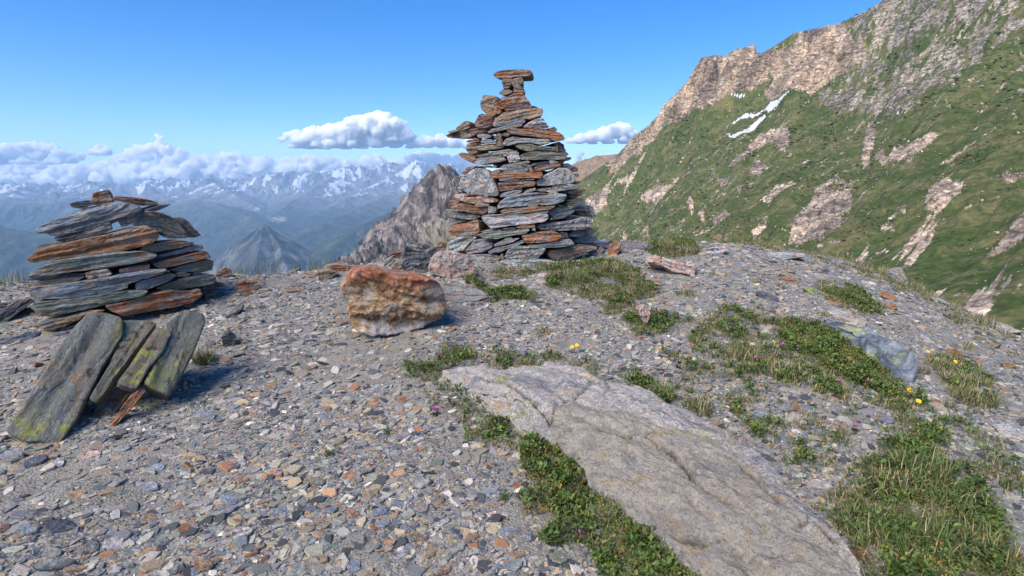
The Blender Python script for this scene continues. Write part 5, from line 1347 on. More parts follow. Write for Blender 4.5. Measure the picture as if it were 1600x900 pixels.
cloud('cumulus_cloud', 'flat white cloud touching the left side of the tall cairn', [(650, 226, 8), (668, 222, 10), (690, 221, 11), (710, 224, 10), (735, 225, 10), (640, 230, 6), (760, 228, 9)], 34500, 2, group=CG)
cloud('cumulus_cloud', 'bright cumulus cloud between the tall cairn and the green mountainside', [(892, 222, 7), (908, 217, 9), (925, 214, 10), (945, 210, 12), (962, 205, 12), (975, 203, 11), (986, 212, 9), (975, 220, 8), (950, 222, 8), (925, 224, 6), (905, 226, 5), (968, 196, 6)], 34000, 3, group=CG)
cloud('cumulus_cloud', 'tiny puff of cloud low beside the right edge of the tall cairn', [(905, 246, 4), (908, 240, 3), (902, 252, 4), (915, 250, 3)], 36000, 4, group=CG)
cloud('cumulus_cloud', 'small puffy cloud floating alone above the left cloud bank', [(148, 238, 6), (158, 232, 7), (167, 236, 6), (158, 240, 7), (141, 240, 4)], 32000, 5, group=CG)
cloud('cumulus_cloud', 'wide layered cloud at the left frame edge', [(-40, 245, 14), (-10, 240, 13), (15, 234, 11), (40, 230, 9), (62, 231, 9), (82, 232, 8), (95, 240, 8), (60, 242, 9), (25, 246, 11), (0, 252, 12), (40, 256, 10), (80, 256, 10), (110, 250, 8), (125, 245, 6), (112, 240, 4)], 31500, 6, group=CG)
TOPS = ([-60, 0, 60, 130, 150, 190, 215, 245, 270, 300, 330, 352, 372, 400, 430, 455, 480, 520, 545, 580, 610, 660, 700, 740], [244, 246, 246, 258, 252, 236, 231, 218, 228, 238, 244, 233, 236, 246, 250, 243, 239, 246, 250, 246, 254, 238, 238, 244])
BOTS = ([-60, 200, 400, 740], [294, 290, 278, 266])
b1 = band(-60, 740, TOPS, BOTS, 190, 8, 7, 13) + band(-60, 740, TOPS, BOTS, 330, 18, 3, 7)
for i_, x_ in enumerate(np.arange(-60, 740, 13.0)):
    y_ = np.interp(x_, *BOTS) - 10
    b1.append((x_, y_, 14 if x_ < 330 else 10))
    if x_ < 420: b1.append((x_ + 6, y_ - 13, 11))
    b1.append((x_, np.interp(x_, *TOPS) + 9, 6)); b1.append((x_ + 7, np.interp(x_ + 7, *TOPS) + 6, 4))
b1 += band(-620, -60, TOPS, BOTS, 110, 28, 6, 13)
for x_ in np.arange(-620, -60, 14.0): b1.append((x_, 283, 15)); b1.append((x_ + 7, 268, 11))
b1 += [(246, 212, 3.5), (250, 216, 4), (205, 238, 7), (222, 234, 8), (240, 231, 9), (260, 233, 9), (280, 238, 8), (640, 248, 8), (655, 244, 8), (672, 246, 7), (575, 250, 9), (590, 248, 9)]
cloud('clouds', 'long bank of white cumulus cloud along the snowy mountain chain', b1, 36500, 9, kind='stuff', cat='clouds', depth=2.5, voxel=70.0)
# ------------------------------------------------------------------ vegetation
def V4(s):
    v = [float(q) for q in s.replace(',', ' ').split()]
    return [(600 + v[i] * .37771, 560 + v[i + 1] * .37771) for i in range(0, len(v), 2)]
def FP(s):
    v = [float(q) for q in s.replace(',', ' ').split()]
    return [(v[i], v[i + 1]) for i in range(0, len(v), 2)]
# outline, leafy share, density, noise cut
MATS = [
    (V4('150,150 260,80 340,150 420,150 430,200 520,260 600,310 640,380 560,390 440,390 350,360 330,300 240,230 180,190'), .7, .75, -.12),
    (V4('575,420 640,330 760,330 800,420 870,430 980,520 1060,640 1110,740 1250,900 1350,1000 1000,1000 880,900 850,800 760,790 690,820 655,780 690,720 740,720 720,670 570,640 555,580 600,540 580,480'), .92, 1.6, -.5),
    (FP('640,556 700,545 760,540 800,552 870,552 920,566 960,588 1010,598 1080,628 1115,660 1100,680 1050,655 990,618 930,598 900,578 860,572 790,582 715,577 690,584 665,612 640,590'), .6, .9, -.1),
    (FP('1130,478 1180,495 1240,503 1290,512 1330,560 1400,600 1440,620 1480,680 1560,710 1620,770 1620,810 1540,745 1480,722 1420,692 1360,652 1300,622 1240,602 1180,592 1120,572 1070,530'), .5, 1.0, -.1),
    (FP('1215,505 1290,512 1330,548 1390,590 1420,612 1400,630 1330,600 1270,570 1230,540'), .85, 1.3, -.6),
    (FP('1025,552 1100,548 1180,592 1240,640 1310,660 1350,700 1335,745 1260,742 1215,722 1175,684 1140,640 1090,615'), .55, .75, -.02),
    (FP('1268,790 1300,770 1380,700 1440,688 1500,725 1560,800 1600,900 1600,960 1380,960 1320,840'), .5, 1.35, -.35),
    (FP('1440,560 1490,552 1545,590 1558,632 1530,655 1488,622'), .25, 1.0, -.12),
    (FP('1480,640 1560,690 1610,740 1610,800 1540,740 1470,700'), .4, .7, .0),
    (FP('728,440 790,452 842,460 832,474 768,470'), .85, 1.2, -.3),
    (FP('855,425 880,412 960,406 1000,425 1035,460 960,474 900,464 850,448'), .3, 1.1, -.25),
    (FP('1005,392 1025,378 1075,372 1095,395 1040,408'), .35, 1.1, -.25),
    (FP('1278,440 1340,448 1392,492 1350,494 1288,468'), .45, 1.1, -.25),
    (FP('938,478 990,468 992,490 945,493'), .5, 1.1, -.3), (FP('968,495 1010,484 1062,500 1052,518 990,528'), .75, 1.1, -.3),
    (FP('1060,500 1160,470 1240,500 1180,560 1110,560'), .25, .5, .05),
    (FP('1450,480 1540,500 1590,530 1540,540 1470,505'), .15, .6, .05), (FP('1180,375 1300,395 1420,440 1500,480 1480,492 1400,452 1290,410 1180,390'), .15, .8, .05),
    (FP('760,425 860,412 870,424 780,440'), .3, .9, -.1), (FP('620,575 660,560 690,590 660,625 640,600'), .6, .7, 0.0),
    (FP('1180,560 1280,580 1420,660 1500,720 1450,720 1330,660 1220,610'), .4, .7, 0.0), (FP('930,580 1010,600 1090,640 1120,665 1130,650 1080,610 1000,580'), .35, .8, -.1),
]
FORB = [SLAB_ROWS, BL]

def sample_mat(poly, n, cut, seed, shrink=0):
    rng = np.random.default_rng(seed)
    a = np.array(poly)
    B = np.array([hit(px, py)[:2] for px, py in poly])
    lo, hi = B.min(0), B.max(0)
    x = rng.uniform(lo[0], hi[0], n); y = rng.uniform(lo[1], hi[1], n)
    j = .06
    jx = x + j * fbm(xyz(x * 5, y * 5, seed), 3); jy = y + j * fbm(xyz(x * 5, y * 5, seed + 9), 3)
    k = in_poly(jx, jy, B) & (fbm(xyz(x * 4.5, y * 4.5, 77), 4, .6) + .18 * rng.normal(size=n) > cut + .16)
    x, y = x[k], y[k]
    z = ground_z(x, y)
    return x, y, z, (hi - lo).prod()

tm = tint_mat('plant_leaf', rough=.6, fine=60, amt=.18, spec=.3)
M['leaf'] = tm
_b = [n for n in tm.node_tree.nodes if n.type == 'BSDF_PRINCIPLED'][0]
for l in list(tm.node_tree.links):
    if l.to_node == _b and l.to_socket.name == 'Normal': tm.node_tree.links.remove(l)

def leaves(x, y, z, size, rng, lift=(0.0, .03), up=(.25, 1.0), aspect=.5):
    """rosette leaves: base, left, mid(right), tip, with a fold"""
    N = len(x)
    th = rng.uniform(0, 2 * math.pi, N); el = np.arcsin(rng.uniform(*up, N))
    d = np.stack([np.cos(th) * np.cos(el), np.sin(th) * np.cos(el), np.sin(el)], 1)
    s = np.stack([-np.sin(th), np.cos(th), rng.normal(0, .35, N)], 1)
    b = np.stack([x, y, z + rng.uniform(*lift, N)], 1)
    L = (size * rng.uniform(.6, 1.3, N))[:, None]
    w = L * aspect * .5
    nrm = np.cross(d, s)
    p0 = b; p1 = b + d * L * .5 + s * w + nrm * w * .35; p2 = b + d * L - np.array([0, 0, 1.0]) * L * .12; p3 = b + d * L * .5 - s * w + nrm * w * .35
    pm = b + d * L * .55
    V = np.stack([p0, p1, p2, p3, pm], 1).reshape(-1, 3)
    o = (np.arange(N) * 5)[:, None]
    Fc = np.concatenate([o + np.array([0, 4, 1]), o + np.array([4, 2, 1]), o + np.array([0, 3, 4]), o + np.array([4, 3, 2])])
    return V, Fc, 5

def blades(x, y, z, length, rng, lean=(.1, .8), width=.0028, wind=None):
    N = len(x)
    th = rng.uniform(0, 2 * math.pi, N); ln = rng.uniform(*lean, N)
    L = length * rng.uniform(.55, 1.25, N)
    d = np.stack([np.cos(th), np.sin(th), 0 * th], 1); s = np.stack([-np.sin(th), np.cos(th), 0 * th], 1)
    b = np.stack([x, y, z], 1)
    w = (width * rng.uniform(.7, 1.4, N))[:, None]
    rows = []
    for f, ww in ((0, 1.0), (.4, .9), (.75, .6)):
        c = b + d * (L * ln * f ** 1.7)[:, None]; c[:, 2] += L * f * (1 - .42 * ln * f)
        rows += [c + s * w * ww, c - s * w * ww]
    c = b + d * (L * ln)[:, None]; c[:, 2] += L * (1 - .42 * ln) * np.where(ln > .7, .75, 1)
    rows.append(c)
    V = np.stack(rows, 1).reshape(-1, 3)
    o = (np.arange(N) * 7)[:, None]
    q = np.concatenate([o + np.array([0, 1, 3, 2]), o + np.array([2, 3, 5, 4])]); t = o + np.array([4, 5, 6])
    return V, q, t, 7

LEAFC = np.array([1.38, 1.22, 1.05]) * np.array([(.035, .07, .02), (.05, .095, .025), (.075, .115, .035), (.05, .075, .035), (.12, .12, .035), (.14, .075, .03)])
LEAFP = np.array([.27, .32, .2, .12, .06, .03])
BLADEC = np.array([(.065, .12, .025), (.09, .14, .04), (.15, .155, .065), (.27, .225, .12), (.38, .32, .19), (.17, .115, .06)])

def build_ground_cover():
    rng = np.random.default_rng(60)
    LV, LF, LC, o0 = [], [], [], 0
    BV, BQ, BT, BC, b0 = [], [], [], [], 0
    for i, (poly, share, dens, cut) in enumerate(MATS):
        _, _, _, area = sample_mat(poly, 10, cut, 200 + i)
        n = int(area * 5000 * dens)
        x, y, z, _ = sample_mat(poly, n, cut, 200 + i)
        if len(x) == 0: continue
        # keep off the bedded slabs
        px, py = to_px(np.stack([x, y, z], 1))
        hump = .035 * smooth(-.1, .4, fbm(xyz(x * 6, y * 6, 12), 3) + .15) * min(1.2, dens)
        leafy = rng.random(len(x)) < np.clip(share + .9 * fbm(xyz(x * 3, y * 3, 90), 2), .05, .97)
        k = np.repeat(np.where(leafy)[0], 5)
        jit = rng.normal(0, .007, (len(k), 2))
        sp = fbm(xyz(x[k] * 7, y[k] * 7, 51), 3)
        V, Fc, nv = leaves(x[k] + jit[:, 0], y[k] + jit[:, 1], z[k] + hump[k] * rng.uniform(.2, 1, len(k)), .0185 * np.where(sp > .08, 1.45, np.where(sp < -.12, .6, 1.0)), rng)
        ci = rng.choice(len(LEAFC), len(k), p=LEAFP)
        c = LEAFC[ci] * rng.uniform(.65, 1.35, (len(k), 1)) * np.clip(1 + .7 * fbm(xyz(x[k] * 9, y[k] * 9, 44), 2), .5, 1.7)[:, None] * np.where((sp < -.12)[:, None], np.array([[1.5, 1.25, 1.0]]), np.where((sp > .08)[:, None], np.array([[.95, 1.0, .8]]), np.array([[1.15, 1.05, .9]])))
        LV.append(V); LF.append(Fc + o0); o0 += len(V); LC.append(np.repeat(c, nv, 0))
        k = np.where(~leafy)[0]
        k = np.repeat(k, 4)
        jit = rng.normal(0, .009, (len(k), 2))
        dry = np.clip(.55 + .7 * fbm(xyz(x[k] * 2.2, y[k] * 2.2, 15), 3) + .25 * (1 - share), 0, 1)
        V, q, t, nv = blades(x[k] + jit[:, 0], y[k] + jit[:, 1], z[k] - .004, .05, rng, lean=(.2, 1.2), width=.0016)
        isd = rng.random(len(k)) < dry
        ci = np.where(isd, rng.choice([2, 3, 4, 5], len(k), p=[.35, .35, .2, .1]), rng.choice([0, 1, 2], len(k)))
        c = BLADEC[ci] * rng.uniform(.7, 1.2, (len(k), 1))
        BV.append(V); BQ.append(q + b0); BT.append(t + b0); b0 += len(V); BC.append(np.repeat(c, nv, 0))
    o = mesh_np('ground_cover', np.concatenate(LV), [np.concatenate(LF)], M['leaf'], False, color=np.concatenate(LC))
    tag(o, 'low dark green leafy plants growing in mats over the scree and round the slab', 'ground cover', kind='stuff')
    o = mesh_np('grass', np.concatenate(BV), [np.concatenate(BQ), np.concatenate(BT)], M['leaf'], False, color=np.concatenate(BC))
    tag(o, 'short green and straw coloured grass growing between the stones', 'grass', kind='stuff')
build_ground_cover()

# tufts one can tell apart
def make_tuft(P, n, length, dry, seed, rad=.05, label='', group=None, width=.0022, lean=(.1, 1.0), name='grass_tuft'):
    rng = np.random.default_rng(seed)
    a = rng.uniform(0, 2 * math.pi, n); q = rad * np.sqrt(rng.random(n))
    lx, ly = q * np.cos(a), q * np.sin(a)
    lz = ground_z(P[0] + lx, P[1] + ly) - P[2] - .006
    V, qd, t, nv = blades(lx, ly, lz, length, rng, lean=lean, width=width)
    isd = rng.random(n) < dry
    ci = np.where(isd, rng.choice([2, 3, 4, 5], n, p=[.2, .4, .32, .08]), rng.choice([0, 1, 2], n, p=[.45, .4, .15]))
    c = BLADEC[ci] * rng.uniform(.7, 1.25, (n, 1))
    o = mesh_np(name, V, [qd, t], M['leaf'], False, color=np.repeat(c, nv, 0))
    o.location = P
    tag(o, label, 'grass tuft', group)
    return o
TG = 'grass tufts on the ridge'
tufts = [
    (1440, 745, 420, .125, .25, .11, 'big green and straw grass tuft beside the lower end of the bedrock slab'),
    (1395, 770, 240, .105, .75, .08, 'bleached straw tuft left of the big green tuft by the bedrock slab'),
    (1500, 800, 300, .105, .35, .10, 'half dry grass tuft below the big green tuft at the lower right'),
    (1440, 850, 420, .1, .15, .12, 'dense green grass tuft nearest the camera at the lower right'),
    (1545, 870, 240, .105, .45, .10, 'straw coloured tuft in the lower right corner'),
    (1350, 835, 220, .09, .2, .09, 'fresh green tuft against the right edge of the bedrock slab'),
    (1500, 600, 260, .09, .5, .09, 'rounded dry tuft under the two yellow flowers on the right slope'),
    (1530, 630, 220, .09, .6, .08, 'straw tuft at the lower end of the grass strip on the right slope'),
    (1465, 572, 180, .08, .7, .07, 'low straw tuft right of the blue lichen boulder'),
    (318, 566, 200, .11, .55, .06, 'grass tuft in the shelter of the leaning lichen slabs'),
    (735, 440, 160, .11, .3, .06, 'grass tuft at the foot of the white and rust rounded boulder'),
    (900, 440, 300, .14, .35, .12, 'tall grass tuft in the turf below the tall cairn'),
    (950, 425, 220, .12, .6, .1, 'brownish tuft at the right foot of the tall cairn'),
    (1000, 455, 200, .1, .6, .1, 'dry tuft below the blue slate piece in the turf'),
    (1040, 390, 240, .16, .75, .1, 'straw coloured tuft standing on the crest left of the pale rounded rock'),
    (1075, 396, 200, .13, .7, .09, 'purplish straw tuft beside the pale rounded rock on the crest'),
    (1070, 460, 150, .07, .6, .08, 'low dry tuft in the scree below the long pink grey slab'),
    (850, 520, 90, .06, .6, .05, 'small dry tuft alone in the scree below the tall cairn'),
    (1160, 560, 220, .09, .8, .1, 'bleached tuft in the turf left of the blue lichen boulder'),
    (1225, 590, 240, .1, .65, .1, 'straw tuft amid the turf below the blue lichen boulder'),
    (700, 560, 200, .06, .1, .08, 'bright green tuft at the upper left tip of the bedrock slab'),
    (640, 572, 90, .05, .1, .04, 'small bright green tuft alone left of the bedrock slab tip'),
    (515, 712, 40, .04, .1, .02, 'tiny green sprig alone in the scree left of the bedrock slab'),
    (605, 678, 40, .04, .1, .02, 'tiny green sprig near the rusty stone left of the plant mat'),
    (788, 780, 50, .04, .1, .02, 'tiny green sprig on bare soil left of the large leafy mat'),
    (770, 470, 120, .05, .1, .05, 'small green tuft right of the flat sunk grey rock'),
    (1290, 455, 180, .09, .5, .1, 'turf tuft beside the slab with pale green lichen'),
    (1090, 640, 180, .09, .6, .07, 'dry tuft behind the upper edge of the bedrock slab'),
    (1040, 620, 160, .08, .4, .06, 'greenish tuft against the upper edge of the bedrock slab'),
]
for i, (px, py, n, L, dry, rad, lab) in enumerate(tufts):
    make_tuft(hit(px, py), n, L, dry, 300 + i, rad, lab, TG)
for i, (px, py) in enumerate([(398, 426), (418, 424), (432, 424), (486, 424), (497, 421), (508, 421), (520, 419), (375, 428), (463, 424), (550, 416)]):
    make_tuft(hit(px, py), 22, .16, .6, 400 + i, .05, 'thin grass tuft on the skyline between the two cairns', 'skyline grass tufts between the cairns', lean=(.05, .5), width=.0016)
for i, (px, py) in enumerate([(1130, 372), (1165, 378), (1330, 405), (1350, 412), (1385, 428), (1440, 455), (1455, 465), (1490, 482), (1525, 497), (1010, 374), (1310, 400), (1370, 424), (1420, 448), (1545, 506)]):
    make_tuft(hit(px, py + 3), 60, .12, .7, 440 + i, .09, 'straw coloured tuft on the skyline of the right slope', 'skyline grass tufts on the right slope', lean=(.1, .9))
for i, (px, py) in enumerate([(22, 440), (36, 442), (10, 446)]):
    make_tuft(hit(px, py), 30, .14, .7, 470 + i, .06, 'thin grass tuft on the skyline left of the low cairn', 'skyline grass tufts left of the low cairn', lean=(.05, .5), width=.0016)
rng_t = np.random.default_rng(91)
for i in range(34):
    px, py = [(rng_t.uniform(1380, 1600), rng_t.uniform(500, 640)), (rng_t.uniform(1050, 1400), rng_t.uniform(470, 640)), (rng_t.uniform(820, 1300), rng_t.uniform(420, 520))][i % 3]
    if in_poly(np.array([px]), np.array([py]), BL)[0] or in_poly(np.array([px]), np.array([py]), SLAB_ROWS)[0]: continue
    make_tuft(hit(px, py), 46, .055, .65, 500 + i, .05, 'small dry grass tuft scattered among the scree right of the tall cairn', 'small dry tufts on the right scree')

# ------------------------------------------------------------------ flowers
def flower_mat(name, c, c2):
    t = NT(name, rough=.6, spec=.2)
    return t.done(t.mix(t.noise(t.coord(), 160, 3), c, c2))
M['clover'] = flower_mat('clover_pink', (.42, .1, .28), (.62, .3, .5))
M['daisy'] = flower_mat('daisy_yellow', (.75, .42, .01), (.85, .58, .03))
M['disc'] = flower_mat('daisy_disc', (.5, .22, .01), (.62, .32, .02))
M['white'] = flower_mat('white_petal', (.7, .7, .68), (.82, .82, .8))
M['violet'] = flower_mat('violet_petal', (.17, .12, .5), (.28, .2, .62))
M['stem'] = flower_mat('green_stem', (.07, .11, .03), (.11, .15, .05))

def stem(root, h, lean):
    K = 5; a = np.arange(K) * 2 * math.pi / K; V = []
    for f in np.linspace(0, 1, 5):
        V.append(np.stack([.0016 * np.cos(a) + lean[0] * f * f, .0016 * np.sin(a) + lean[1] * f * f, 0 * a + h * f - .01], 1))
    idx = np.arange(25).reshape(5, 5)
    q = np.stack([idx[:-1], np.roll(idx[:-1], -1, 1), np.roll(idx[1:], -1, 1), idx[1:]], -1).reshape(-1, 4)
    return mesh_np('stem', np.concatenate(V), [q], M['stem'], True, parent=root)
def petal_fan(n, L, w, droop, rng, up=0.0, z0=0.0):
    V = []; Fc = []
    for i in range(n):
        a = i * 2 * math.pi / n + rng.normal(0, .06); l = L * rng.uniform(.85, 1.1)
        d = np.array([math.cos(a), math.sin(a), 0]); s = np.array([-math.sin(a), math.cos(a), 0])
        o = len(V)
        V += [d * l * .15 + s * w * .3, d * l * .15 - s * w * .3, d * l * .65 + s * w * .5 + [0, 0, up * l], d * l * .65 - s * w * .5 + [0, 0, up * l], d * l + s * w * .2 + [0, 0, up * l - droop * l], d * l - s * w * .2 + [0, 0, up * l - droop * l]]
        Fc += [[o, o + 1, o + 3, o + 2], [o + 2, o + 3, o + 5, o + 4]]
    V = np.array(V); V[:, 2] += z0
    return V, np.array(Fc)
def daisy(px, py, hgt, r, label, mats=('daisy', 'disc'), cat='flower', group='yellow flowers', name='yellow_flower', tilt=None):
    rng = np.random.default_rng(int(px * 7 + py))
    g = hit(px, py + hgt / max(hit(px, py)[1], 1) * F * .9)
    root = bpy.data.objects.new(name, None); COL.objects.link(root); root.location = g
    tag(root, label, cat, group)
    lean = rng.normal(0, .012, 2)
    stem(root, hgt, lean)
    tl = Matrix.Rotation(.5 if tilt is None else tilt, 4, 'X')
    V1, F1 = petal_fan(13, r, r * .42, .12, rng, .1); V2, F2 = petal_fan(11, r * .8, r * .36, .05, rng, .25, .001)
    h = mesh_np('flower_head', np.concatenate([V1, V2]), [np.concatenate([F1, F2 + len(V1)])], M[mats[0]], False, parent=root)
    h.matrix_local = Matrix.Translation((lean[0], lean[1], hgt - .01)) @ tl
    V0, F0 = _icoV2, _icoF2
    d = mesh_np('flower_disc', V0 * np.array([r * .3, r * .3, r * .18]) + np.array([0, 0, r * .12]), [F0], M[mats[1]], True, parent=root)
    d.matrix_local = h.matrix_local
    V, Fc, _ = leaves(np.zeros(6), np.zeros(6), np.zeros(6), np.full(6, .04), rng, lift=(0, .01), up=(.1, .6), aspect=.3)
    mesh_np('leaf', V, [Fc], M['leaf'], False, color=np.tile(np.array([[.05, .085, .025]]), (len(V), 1)), parent=root)
    return root
for px, py, lab in [(893, 540, 'left one of the twin yellow flowers behind the bedrock slab'), (906, 538, 'right one of the twin yellow flowers behind the bedrock slab'),
                    (1419, 609, 'smaller yellow flower below the blue lichen boulder, above its neighbour'), (1448, 628, 'larger yellow flower below the blue lichen boulder'),
                    (1488, 563, 'upright yellow flower in the tuft right of the blue lichen boulder'), (1450, 549, 'pale yellow flower beside the white stone right of the blue lichen boulder')]:
    daisy(px, py, .055 if px > 1000 else .06, .0155 if px != 1450 else .013, lab, tilt=.55)
def clover(px, py, hgt, r, label, mat='clover', group='pink clover flowers'):
    rng = np.random.default_rng(int(px * 3 + py))
    D = np.linalg.norm(hit(px, py) - EYE)
    g = hit(px, py + hgt / D * F * .85)
    root = bpy.data.objects.new('clover_flower' if mat == 'clover' else 'small_flower', None); COL.objects.link(root); root.location = g
    tag(root, label, 'flower', group)
    stem(root, hgt, (0.002, 0.002))
    n = 70
    V, Fs = [], []
    for i in range(n):
        zc = rng.uniform(-.35, 1); a = i * 2.39996
        d = np.array([math.cos(a) * math.sqrt(max(0, 1 - zc * zc)), math.sin(a) * math.sqrt(max(0, 1 - zc * zc)), zc])
        s = np.cross(d, [0.1, .2, 1.0]); s /= np.linalg.norm(s)
        o = len(V); l = r * rng.uniform(.8, 1.25); w = r * .16
        V += [d * r * .25 + s * w * .4, d * r * .25 - s * w * .4, d * l * .8 - s * w, d * l * .8 + s * w, d * l + np.array([0, 0, .15 * r])]
        Fs += [[o, o + 1, o + 2, o + 3]]
        Fs.append([o + 3, o + 2, o + 4, o + 4])
    Fa = np.array(Fs); q = Fa[::2]; t = Fa[1::2][:, :3]
    h = mesh_np('flower_head', np.array(V), [q, t], M[mat], False, parent=root)
    h.location = (0.002, 0.002, hgt - .004)
    V, Fc, _ = leaves(np.zeros(9), np.zeros(9), np.zeros(9), np.full(9, .028), rng, lift=(0, .012), up=(.2, .8), aspect=.7)
    mesh_np('leaf', V, [Fc], M['leaf'], False, color=np.tile(np.array([[.05, .085, .025]]), (len(V), 1)), parent=root)
for px, py, r, lab in [(904, 837, .0165, 'large pink clover flower in the leafy mat nearest the camera'), (680, 641, .016, 'pink clover flower left of the bedrock slab'), (686, 555, .013, 'pink clover flower in the bright green tuft at the slab tip'),
                       (1180, 562, .016, 'purple pink clover flower in the turf behind the bedrock slab'), (1222, 541, .016, 'pink clover flower left of the blue lichen boulder'), (1245, 545, .014, 'paler clover flower just left of the blue lichen boulder'),
                       (1309, 598, .015, 'left clover flower below the blue lichen boulder'), (1355, 598, .016, 'right clover flower below the blue lichen boulder'), (1091, 512, .014, 'faded clover flower above the turf right of the upright tan rock'),
                       (1335, 668, .012, 'dull pink clover flower beside the grass left of the straw tufts')]:
    clover(px, py, .034, r * 1.3, lab)
clover(821, 551, .03, .014, 'small violet blue flower above the bedrock slab', 'violet', None)
for px, py in [(1010, 455), (1018, 458), (1004, 460), (1062, 565), (1072, 560), (1268, 632), (1100, 530), (1085, 520), (1283, 610), (1060, 572)]:
    clover(px, py, .02, .008, 'tiny white flower dotted in the turf right of the tall cairn', 'white', 'tiny white flowers in the turf')

# ------------------------------------------------------------------ loose single stones on the scree
def make_chip(px, py, wpx, asp, color, label, group, seed, elong=None):
    rng = np.random.default_rng(seed)
    P = hit(px, py); D = np.linalg.norm(P - EYE)
    r = wpx / F * D * .5
    n = rng.integers(6, 9)
    ang = (np.arange(n) + rng.uniform(-.35, .35, n)) * 2 * math.pi / n
    rad = r * rng.uniform(.78, 1.1, n)
    el = asp
    poly = np.stack([rad * np.cos(ang), rad * np.sin(ang) * el], 1)
    th = r * rng.uniform(.25, .5)
    V, Fc = solid(poly, th, .045, n=40, bev=.12, strata=False, back=.9, seed=seed)
    V = V[:, [0, 2, 1]] * np.array([1, 1, -1])       # front cap faces up
    e = .04
    nx = -(ground_z(P[0] + e, P[1])[0] - ground_z(P[0] - e, P[1])[0]) / (2 * e); ny = -(ground_z(P[0], P[1] + e)[0] - ground_z(P[0], P[1] - e)[0]) / (2 * e)
    nrm = Vector((nx + rng.normal(0, .1), ny + rng.normal(0, .1) - .05, 1)).normalized()
    q = Vector((0, 0, 1)).rotation_difference(nrm)
    o = mesh_np('loose_stone', V, Fc, M['quartz' if color in ('quartz', 'pink') else 'rust' if color in ('rust', 'orange') else 'slate'], False)
    o.matrix_world = Matrix.Translation(Vector(P) + nrm * th * .62) @ q.to_matrix().to_4x4() @ Matrix.Rotation(rng.uniform(-.7, .9), 4, 'Z')
    c = np.array(PAL[color]) * rng.uniform(.85, 1.2)
    o.color = (*c, 1)
    tag(o, label, 'stone', group)
    return o
